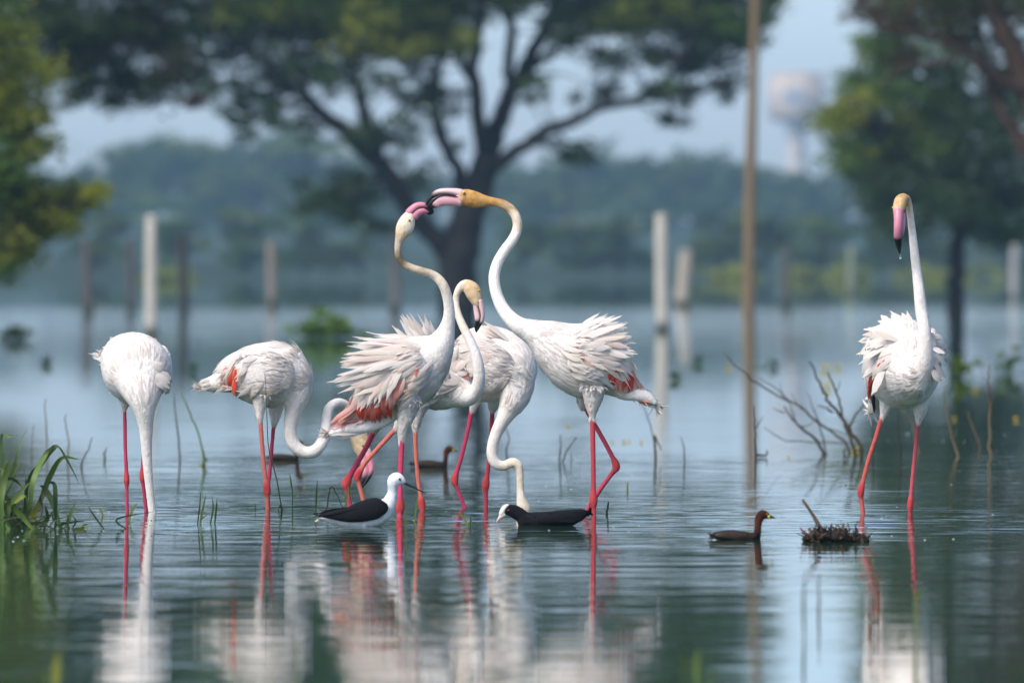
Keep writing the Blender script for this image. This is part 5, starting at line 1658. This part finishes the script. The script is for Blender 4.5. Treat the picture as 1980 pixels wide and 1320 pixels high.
def build_stems():
    br = np.array([.055, .042, .026])
    # forked bare branches by the flamingo facing forward
    D = wd(880)
    stem_thing('bare_branch', 'bare forked brown branch sticking out of the water beside the front-facing flamingo', 'branch', None, D, [
        ([(1670, 880), (1663, 860), (1642, 828), (1622, 800), (1604, 778), (1590, 752), (1579, 731), (1565, 698)], 4.2, br, 'stem'),
        ([(1659, 880), (1648, 855), (1635, 825), (1626, 790), (1617, 759), (1608, 738), (1601, 720)], 3.4, br, 'stem'),
        ([(1641, 828), (1656, 800), (1672, 780), (1684, 762)], 2.4, br, 'twig'), ([(1610, 797), (1596, 788), (1581, 784)], 2.4, br, 'twig'),
        ([(1617, 759), (1622, 745), (1624, 735)], 1.2, br, 'twig'), ([(1640, 882), (1632, 872), (1642, 868)], 2.5, br, 'twig')])
    stem_thing('bare_branch', 'short bare forked branch in the water left of the thicker forked branch', 'branch', None, wd(878), [
        ([(1601, 878), (1580, 853), (1554, 831), (1536, 814), (1526, 800), (1515, 786)], 3.2, br * .8, 'stem'), ([(1601, 877), (1592, 848), (1585, 825), (1578, 805), (1575, 790)], 1.8, br, 'stem'),
        ([(1540, 818), (1532, 795), (1526, 778)], 1.6, br, 'twig'), ([(1515, 797), (1505, 793), (1495, 789)], 1.6, br, 'twig'), ([(1548, 824), (1562, 822), (1576, 813)], 1.4, br, 'twig')])
    stem_thing('bare_branch', 'long thin bare branch slanting over the water towards the tall pole', 'branch', None, wd(873), [
        ([(1650, 873), (1630, 850), (1585, 818), (1548, 787), (1504, 764), (1454, 734), (1435, 715), (1419, 704), (1404, 685)], 3.0, br * 1.2, 'stem'),
        ([(1530, 778), (1500, 750), (1478, 738), (1468, 730)], 1.6, br, 'twig'), ([(1585, 818), (1572, 790), (1566, 770), (1558, 758)], 1.2, br * 1.2, 'twig'), ([(1600, 828), (1625, 836), (1640, 840)], 1.4, br, 'twig'),
        ([(1640, 856), (1567, 854), (1520, 851), (1495, 838), (1476, 825)], 1.8, br * 1.3, 'twig'), ([(1515, 770), (1510, 750), (1507, 738)], 1.0, br * 1.3, 'twig'), ([(1560, 797), (1545, 785), (1530, 760)], 1.0, br, 'twig')])
    one = lambda pts, r, c: [(pts, r, c, 'stem')]
    dr = 'dry stems standing in the lake'
    sd = lambda lab, y, pts, r, c, leaves=(), extra=(): stem_thing('dry_stem', lab, 'stem', dr, wd(y), one(pts, r, c) + list(extra), leaves)
    sd('thin upright dark dry stem behind the flamingo dipping its straight neck', 893, [(349, 893), (345, 850), (341, 810), (338, 785), (336, 762)], 1.8, DKT * 1.5)
    sd('thin brown dry stem rising in front of the bent-necked flamingo', 987, [(549, 987), (536, 930), (522, 880), (517, 830), (515, 770), (512, 722)], 1.3, br, (), [([(549, 986), (543, 978), (538, 986)], 2, DKT, 'twig')])
    sd('tall brown dry stem standing alone right of the front-facing flamingo', 880, [(1915, 880), (1914, 830), (1913, 770), (1911, 735), (1913, 702)], 3.2, ST, (), [([(1914, 790), (1920, 770), (1924, 755)], 1, ST, 'twig')])
    sd('pale crooked dry stem right of the front-facing flamingo', 880, [(1857, 880), (1842, 845), (1834, 815), (1828, 780), (1826, 745)], 2.6, ST * 1.2, (), [([(1846, 845), (1850, 832)], 1.5, ST, 'twig')])
    sd('thin pale dry stem beside the tall brown stem', 868, [(1900, 868), (1885, 835), (1876, 815), (1873, 795)], 1.8, ST * 1.1)
    sd('thin dark stem behind the legs of the front-facing flamingo', 884, [(1741, 884), (1740, 850), (1737, 810), (1734, 785)], 2.0, DKT * 1.6)
    sd('thin dark stem leaning past the tail of the front-facing flamingo', 878, [(1686, 878), (1688, 840), (1687, 800)], 1.8, DKT * 1.5)
    sd('pale curved twig behind the legs of the front-facing flamingo', 872, [(1780, 872), (1765, 820), (1750, 800), (1744, 785)], 2.0, ST * 1.3, (), [([(1765, 820), (1775, 800), (1768, 786)], 1.4, ST * 1.2, 'twig')])
    sd('upright dark stem below the tall pole with its reflection', 884, [(1463, 884), (1462, 850), (1461, 820), (1459, 785)], 2.4, DKT * 1.8, (), [([(1462, 830), (1470, 815), (1476, 805)], 1.2, br, 'twig'), ([(1463, 880), (1480, 882), (1482, 870)], 3, DKT, 'twig')])
    sd('small forked dark twig behind the black waterbird', 893, [(1083, 893), (1082, 875), (1084, 858), (1083, 840)], 2.0, DKT * 1.4, (), [([(1083, 893), (1095, 875), (1108, 855), (1116, 845)], 1.8, DKT * 1.4, 'twig'), ([(1104, 893), (1104, 870)], 1.4, DKT * 2, 'twig')])
    sd('thin bent stem with dark foot behind the flamingo with the arched neck', 888, [(1268, 888), (1264, 850), (1255, 815), (1246, 790), (1238, 778)], 1.4, DKT * 2, (), [([(1268, 886), (1266, 845), (1270, 850), (1278, 870)], 2.5, DKT, 'twig')])
    sd('short dark stub behind the flamingo with the arched neck', 893, [(1324, 893), (1323, 870), (1317, 845)], 1.6, DKT * 1.5)
    sd('bent dead stem forming an arch near the legs of the ruffled flamingo', 990, [(630, 990), (634, 965), (641, 940), (652, 958), (664, 984)], 1.8, br * .8)
    sd('pale dry stem right of the long grass clump', 890, [(130, 890), (133, 860), (131, 840), (126, 815), (128, 800)], 1.8, ST)
    sd('thin pale stem above the long grass clump', 885, [(92, 885), (90, 850), (89, 815), (86, 780), (90, 770)], 1.6, ST)
    sd('short brown stem between the grass clump and a flamingo', 880, [(63, 880), (62, 850), (66, 820)], 1.6, ST)
    sd('slanting dark stem between the grass clump and a flamingo', 903, [(157, 903), (160, 890), (172, 868), (178, 845)], 2.0, DKT * 2)
    sd('short dark stub left of the straight-necked flamingo', 888, [(204, 888), (202, 878), (206, 866)], 2.6, DKT * 1.5)
    sd('thin stem with dark foot behind the S-necked flamingo', 884, [(981, 884), (980, 868), (984, 850), (978, 825)], 2.0, DKT * 2)
    sd('curled dead leaf stub right of the arched-neck flamingo legs', 993, [(1173, 993), (1175, 982), (1176, 970)], 2.8, DKT)
    sd('submerged brown stem standing before the floating weed clump', 1190, [(1583, 1190), (1584, 1160), (1582, 1135), (1585, 1108)], 2.6, br)
    sd('broken straw floating beside the long grass clump', 1022, [(140, 1024), (155, 1020), (172, 1017)], 1.6, GY)
    # green shoots
    gs = 'green shoots in the shallow water'
    sh = lambda lab, y, leaves, strands=(): stem_thing('green_shoot', lab, 'plant', gs, wd(y), list(strands), leaves)
    sh('long green leaning reed stalk behind two white flamingos', 900, [([(400, 895), (392, 870), (388, 860)], 4, GY)], [([(398, 900), (392, 870), (376, 820), (360, 780), (350, 758)], 2.2, GR, 'stem'), ([(392, 903), (394, 885), (401, 890)], 2.5, DKT * 1.5, 'stem')])
    sh('pair of grassy shoots between two white flamingos', 1012, [([(385, 1010), (392, 985), (398, 955)], 5, GR), ([(380, 1012), (386, 980), (388, 950)], 3, GD), ([(404, 1012), (412, 985), (410, 960)], 4, GR), ([(414, 1012), (418, 985), (420, 960)], 4, GD), ([(386, 1005), (400, 995)], 3, GR)], [([(380, 1012), (385, 985), (389, 950)], 1.3, br, 'stem')])
    sh('small green sprout left of the ruffled flamingo', 985, [([(565, 962), (575, 955)], 4, GR), ([(565, 950), (560, 915)], 4, GR)], [([(566, 984), (565, 950), (562, 922)], 1.3, GD, 'stem')])
    sh('single green blade beside the legs of the ruffled flamingo', 990, [([(610, 988), (612, 955), (614, 926)], 6, GR)])
    sh('tiny green blade beside the bent-necked flamingo', 985, [([(493, 985), (494, 972)], 3, GR)])
    sh('yellow-green blade by the deep pink leg of the ruffled flamingo', 1008, [([(664, 984), (672, 955), (674, 938)], 5, GY), ([(655, 1005), (665, 985)], 4, GY)])
    sh('green blade below the straight-necked flamingo', 1005, [([(246, 1004), (256, 985), (266, 972)], 7, GR), ([(245, 1003), (252, 1004)], 5, GY)])
    sh('short straw-green shoot left of the straight-necked flamingo', 996, [([(202, 996), (196, 988), (189, 980)], 4, GY)])
    sh('upright green shoot before the salmon leg', 1005, [([(800, 1000), (805, 975), (810, 952)], 4, GR)])
    sh('sprig of green leaf stalks floating left of the black waterbird', 1014, [([(909, 1010), (895, 998), (886, 990)], 4, GY), ([(910, 1012), (911, 990)], 4, GR), ([(884, 995), (888, 983)], 3, GR)])
    sh('green shoots beneath the white wader', 1030, [([(784, 1030), (785, 1000), (784, 975)], 3, GR), ([(606, 1008), (612, 1000), (616, 996)], 5, GR), ([(600, 1012), (596, 1000)], 4, GY)])
    sh('small green leaf right of the arched-neck flamingo', 945, [([(1213, 945), (1214, 928)], 4, GY)])
    # foreground blades, soft with nearness
    sh('soft green blade rising from the near water below the weed clump', 1232, [([(1556, 1232), (1554, 1170), (1555, 1110)], 7, GR)])
    sh('soft green tuft in the near water below the arched-neck flamingo', 1322, [([(1350, 1322), (1346, 1285), (1352, 1250)], 16, GR), ([(1330, 1322), (1322, 1285), (1316, 1255)], 10, GD), ([(1372, 1322), (1378, 1290)], 8, GR)])
    sh('soft yellow-green blade in the near water below the grass clump', 1322, [([(106, 1322), (108, 1290), (112, 1255)], 18, GY), ([(90, 1322), (84, 1290)], 10, GR)])
    sh('thin soft green blades in the reflection of the bent-necked flamingo', 1300, [([(572, 1300), (575, 1260), (570, 1225)], 5, GR), ([(612, 1290), (611, 1200), (613, 1120)], 4, GD)])
    sh('soft green sprig in the reflection of the front-facing flamingo', 1240, [([(1772, 1225), (1770, 1165), (1768, 1130)], 7, GR), ([(1738, 1240), (1750, 1215)], 6, GR), ([(1772, 1160), (1786, 1140)], 8, GR)])

    # small floating yellow blooms
    k = 0
    for x, y, s in [(387, 897, 3.4), (1184, 853, 3.5), (1206, 853, 4), (1216, 852, 3.5), (1240, 853, 4), (1266, 846, 5), (1525, 882, 3.6), (1886, 752, 5), (1964, 808, 5), (1845, 808, 4), (1408, 709, 6), (1596, 710, 9), (1620, 708, 7), (1600, 745, 9), (1660, 866, 6), (1680, 776, 5), (1650, 872, 5), (1098, 822, 4), (240, 726, 4)]:
        D = wd(max(y, 640) + s * 0.8)
        c = P(x, y, D)
        c[2] = 0
        root = empty('yellow_flower', c, 'small yellow flower floating on the lake', 'flower', 'yellow flowers dotting the lake')
        r = s * D / F
        rs = np.random.default_rng(int(x))
        for i in range(5):
            a = i * 1.2566 + rs.uniform(0, .4)
            g = Geo()
            p0 = np.array([0, 0, .4 * r])
            blade(g, [p0, p0 + np.array([math.cos(a) * r * .6, math.sin(a) * r * .6, .5 * r]), p0 + np.array([math.cos(a) * r, math.sin(a) * r, .9 * r])], r * 1.1, rs, (.62, .50, .02), .2, (0, -.4, 1))
            obj('petal', g.mesh('petal'), M['grass'], root)
        g = Geo()
        tube(g, [(0, 0, -.05), (0, 0, .45 * r)], [.12 * r, .15 * r], GD, 5, 1)
        obj('stalk', g.mesh('stalk'), M['twig'], root)


def build_weed_clump():
    D = wd(1047)
    c = P(1612, 1047, D)
    c[2] = 0
    root = empty('weed_clump', c, 'dark clump of rotting weed floating with a stick poking out', 'debris')
    rs = np.random.default_rng(5)
    k = D / F
    p = lambda a, b, dy=0: P(a, b, D) + [0, dy, 0] - c
    lofts = [('body', [(1556, 1044, 0, 5, 6, DKT), (1572, 1042, 0, 8, 20, DKT), (1586, 1037, 0, 14, 26, DKT), (1604, 1041, 0, 9, 28, DKT), (1620, 1038, 0, 11, 28, DKT), (1640, 1042, 0, 9, 26, DKT), (1658, 1044, 0, 5, 18, DKT), (1676, 1044, 0, 4, 6, DKT)], Y1)]
    me, V, N, K, tg, tan = grow_body(lofts, D, c, .004, 3)
    V += N * rs.normal(0, .003, (len(V), 1)) + N * (np.sin(V[:, :1] * 130) * np.sin(V[:, 1:2] * 110 + 1) * .008)
    me.vertices.foreach_set('co', V.astype(np.float32).ravel())
    obj('mass', me, M['mud'], root)
    g = Geo()
    tube(g, [p(1594, 1030), p(1584, 1016), p(1570, 992), p(1552, 966)], np.array([4.4, 4.4, 3.2, 2.6]) * k, (.11, .075, .055), 8, 4)
    obj('stick', g.mesh('stick'), M['twig'], root)
    g = Geo()
    tube(g, [p(1566, 1036), p(1555, 1028), p(1547, 1020)], np.array([4, 2.4, 1.6]) * k, (.16, .08, .07), 6, 3)
    obj('stick', g.mesh('stick'), M['twig'], root)
    g = Geo()
    for i in range(300):
        a = rs.uniform(1558, 1674)
        b = 1028 + 10 * abs((a - 1612) / 60) ** 2 + rs.uniform(0, 14)
        dy = rs.normal(0, .03)
        q0 = p(a, b, dy)
        v = rs.normal(0, 1, 3); v[2] = abs(v[2]) * .8
        L = rs.uniform(.01, .05)
        cc = DKT * rs.uniform(.3, 2.0) if rs.uniform() > .12 else np.array([.16, .10, .05])
        if rs.uniform() < .5:
            tube(g, [q0, q0 + v / np.linalg.norm(v) * L * .5 + rs.normal(0, .004, 3), q0 + v / np.linalg.norm(v) * L], [.0022, .0018, .001], cc, 5, 1)
        else:
            Vv, Q = feather_sheet(q0, q0 + v / np.linalg.norm(v) * L, .012, .2, rs.normal(0, 1, 3), rs, 5)
            g.add(Vv, Q, None, cc)
    o = obj('litter', g.mesh('litter'), M['twig'], root)
    o['kind'] = 'stuff'
    RINGS.append((c[0], D, 0.0004, 0.5, 0.16))


def leafy_plant(name, label, D, px, py, w2, h, n, colr, seed, group=None):
    c = P(px, py, D)
    c[2] = 0
    root = empty(name, c, label, 'plant', group)
    rs = np.random.default_rng(seed)
    k = D / F
    for i in range(max(3, n // 14)):
        g = Geo()
        x = rs.normal(0, w2 * k * .4)
        tube(g, [(x, rs.normal(0, .1), -.1), (x * 1.2, 0, h * k * .5), (x * 1.6 + rs.normal(0, .05), 0, h * k * .9)], [.012, .01, .004], GD, 5, 2)
        obj('stem', g.mesh('stem'), M['twig'], root)
    cen = np.stack([rs.normal(0, w2 * k * .5, n), rs.normal(0, w2 * k * .4, n), np.abs(rs.normal(0, h * k * .5, n)) + .04], 1)
    V, Q, K = leaf_cards(cen, np.full(n, w2 * k * .18), 16, .10 * D / 150, .045 * D / 150, np.tile(colr, (n, 1)) * rs.uniform(.7, 1.3, (n, 1)), rs)
    keep = V.reshape(-1, 4, 3)[:, :, 2].min(1) > 0.0
    V = V.reshape(-1, 4, 3)[keep].reshape(-1, 3)
    K = K.reshape(-1, 4, 3)[keep].reshape(-1, 3)
    obj('foliage', np_mesh('foliage', V, np.arange(len(V)).reshape(-1, 4), None, K, False), M['leaf'], root)


def build_emergent():
    leafy_plant('water_shrub', 'low green shrub growing out of the lake behind the ruffled flamingo', wd(655), 640, 655, 60, 34, 70, MID * 1.5, 1)
    leafy_plant('water_shrub', 'dark low weed patch near the yellow-green tree', wd(658), 30, 658, 26, 14, 22, DARK, 2)
    leafy_plant('water_shrub', 'bright green reed tuft behind the front-facing flamingo', wd(730), 1856, 730, 22, 46, 16, MID + YEL * .3, 3)
    leafy_plant('water_shrub', 'small green reed tuft right of the front-facing flamingo', wd(720), 1950, 720, 18, 34, 9, MID, 4)
    gp = 'small dark weeds scattered over the open lake'
    rs = np.random.default_rng(9)
    for i, (x, y) in enumerate([(90, 700), (372, 714), (1350, 700), (1495, 705), (1305, 730)]):
        leafy_plant('water_weed', 'small dark weed tuft on the open lake', wd(y + 6), x, y + 6, 7, 4, 3, DARK * 1.4, 20 + i, gp)
    gp = 'yellow-green reed beds along the far shore'
    for i, (x, y, w2) in enumerate([(330, 552, 34), (1415, 550, 46), (1555, 548, 30), (1820, 548, 60), (1920, 546, 60), (1640, 549, 34)]):
        leafy_plant('reed_bed', 'low yellow-green reed bed at the foot of the far shore', wd(y - 8), x, y - 8, w2, 18, 46, YEL * .9 + MID * .3, 50 + i, gp)


def build_drops():
    D = 44.6
    c = P(1736, 496, D) + [0, -.305, 0]
    m = bpy.data.materials.new('drop')
    T = NT(m)
    p = T.n('ShaderNodeBsdfPrincipled')
    p.inputs['Transmission Weight'].default_value = 1.0
    p.inputs['Roughness'].default_value = 0.0
    p.inputs['IOR'].default_value = 1.333
    T.out(p.outputs[0])
    k = D / F
    n = 10
    prof = [(.05, 6), (.7, 3.5), (1.1, 1), (2.2, -1.5), (2.4, -3.4), (1.4, -5), (.1, -5.6)]
    a = np.linspace(0, 2 * math.pi, n, endpoint=False)
    V = np.array([(r * k * math.cos(t), r * k * math.sin(t), z * k) for r, z in prof for t in a])
    Q = [(i * n + j, (i + 1) * n + j, (i + 1) * n + (j + 1) % n, i * n + (j + 1) % n) for i in range(len(prof) - 1) for j in range(n)]
    o = obj('water_drop', np_mesh('water_drop', V, Q), m, None, c)
    tag(o, 'clear water drop hanging from the drooped pink bill', 'drop')


def build_foam():
    rs = np.random.default_rng(31)
    g = Geo()
    spots = [(rs.uniform(20, 420), rs.uniform(985, 1050)) for _ in range(60)] + [(rs.uniform(560, 1300), rs.uniform(880, 1030)) for _ in range(60)] + [(rs.uniform(1600, 1960), rs.uniform(760, 1060)) for _ in range(50)]
    a = np.linspace(0, 2 * math.pi, 7, endpoint=False)
    for x, y in spots:
        d = wd(y)
        c = P(x, y, d)
        r = rs.uniform(.0012, .0042) * (1 if y > 950 else 1.2)
        V = [(c[0] + r * 1.3 * math.cos(t), d + r * 1.3 * math.sin(t), -.001) for t in a] + [(c[0] + r * .8 * math.cos(t), d + r * .8 * math.sin(t), r * .5) for t in a] + [(c[0], d, r * .7)]
        Q = [(i, (i + 1) % 7, 7 + (i + 1) % 7, 7 + i) for i in range(7)]
        T = [(7 + i, 7 + (i + 1) % 7, 14) for i in range(7)]
        g.add(V, Q, T, np.array([.30, .36, .33]) * rs.uniform(.4, 1.1) if rs.uniform() > .25 else DKT * 1.5)
    o = obj('foam_specks', g.mesh('foam_specks'), M['bill'])
    tag(o, 'tiny pale foam specks and bits of chaff drifting on the lake', None, None, 'stuff')


def build_haze():
    x0, x1, y0, y1, z0, z1 = -1600, 1600, -70, 1700, -1.6, 27
    V = [(x, y, z) for z in (z0, z1) for y in (y0, y1) for x in (x0, x1)]
    Q = [(0, 2, 3, 1), (4, 5, 7, 6), (0, 1, 5, 4), (2, 6, 7, 3), (0, 4, 6, 2), (1, 3, 7, 5)]
    m = bpy.data.materials.new('haze')
    T = NT(m)
    v = T.n('ShaderNodeVolumePrincipled')
    v.inputs['Color'].default_value = (0.48, 0.76, 1.0, 1)
    v.inputs['Density'].default_value = 0.00028
    v.inputs['Anisotropy'].default_value = 0.15
    T.out(None, v.outputs[0])
    o = obj('haze', np_mesh('haze', V, Q, None, None, False), m)
    tag(o, 'thin blue haze over the lake', None, None, 'stuff')


bird_one()
bird_two()
bird_three()
bird_four()
bird_five()
bird_six()
bird_seven()
build_small_birds()
build_weed_clump()
build_water()
build_bank()
build_trees()
build_far_trees()
build_posts()
build_emergent()
build_grass_clump()
build_stems()
build_drops()
build_foam()
build_haze()
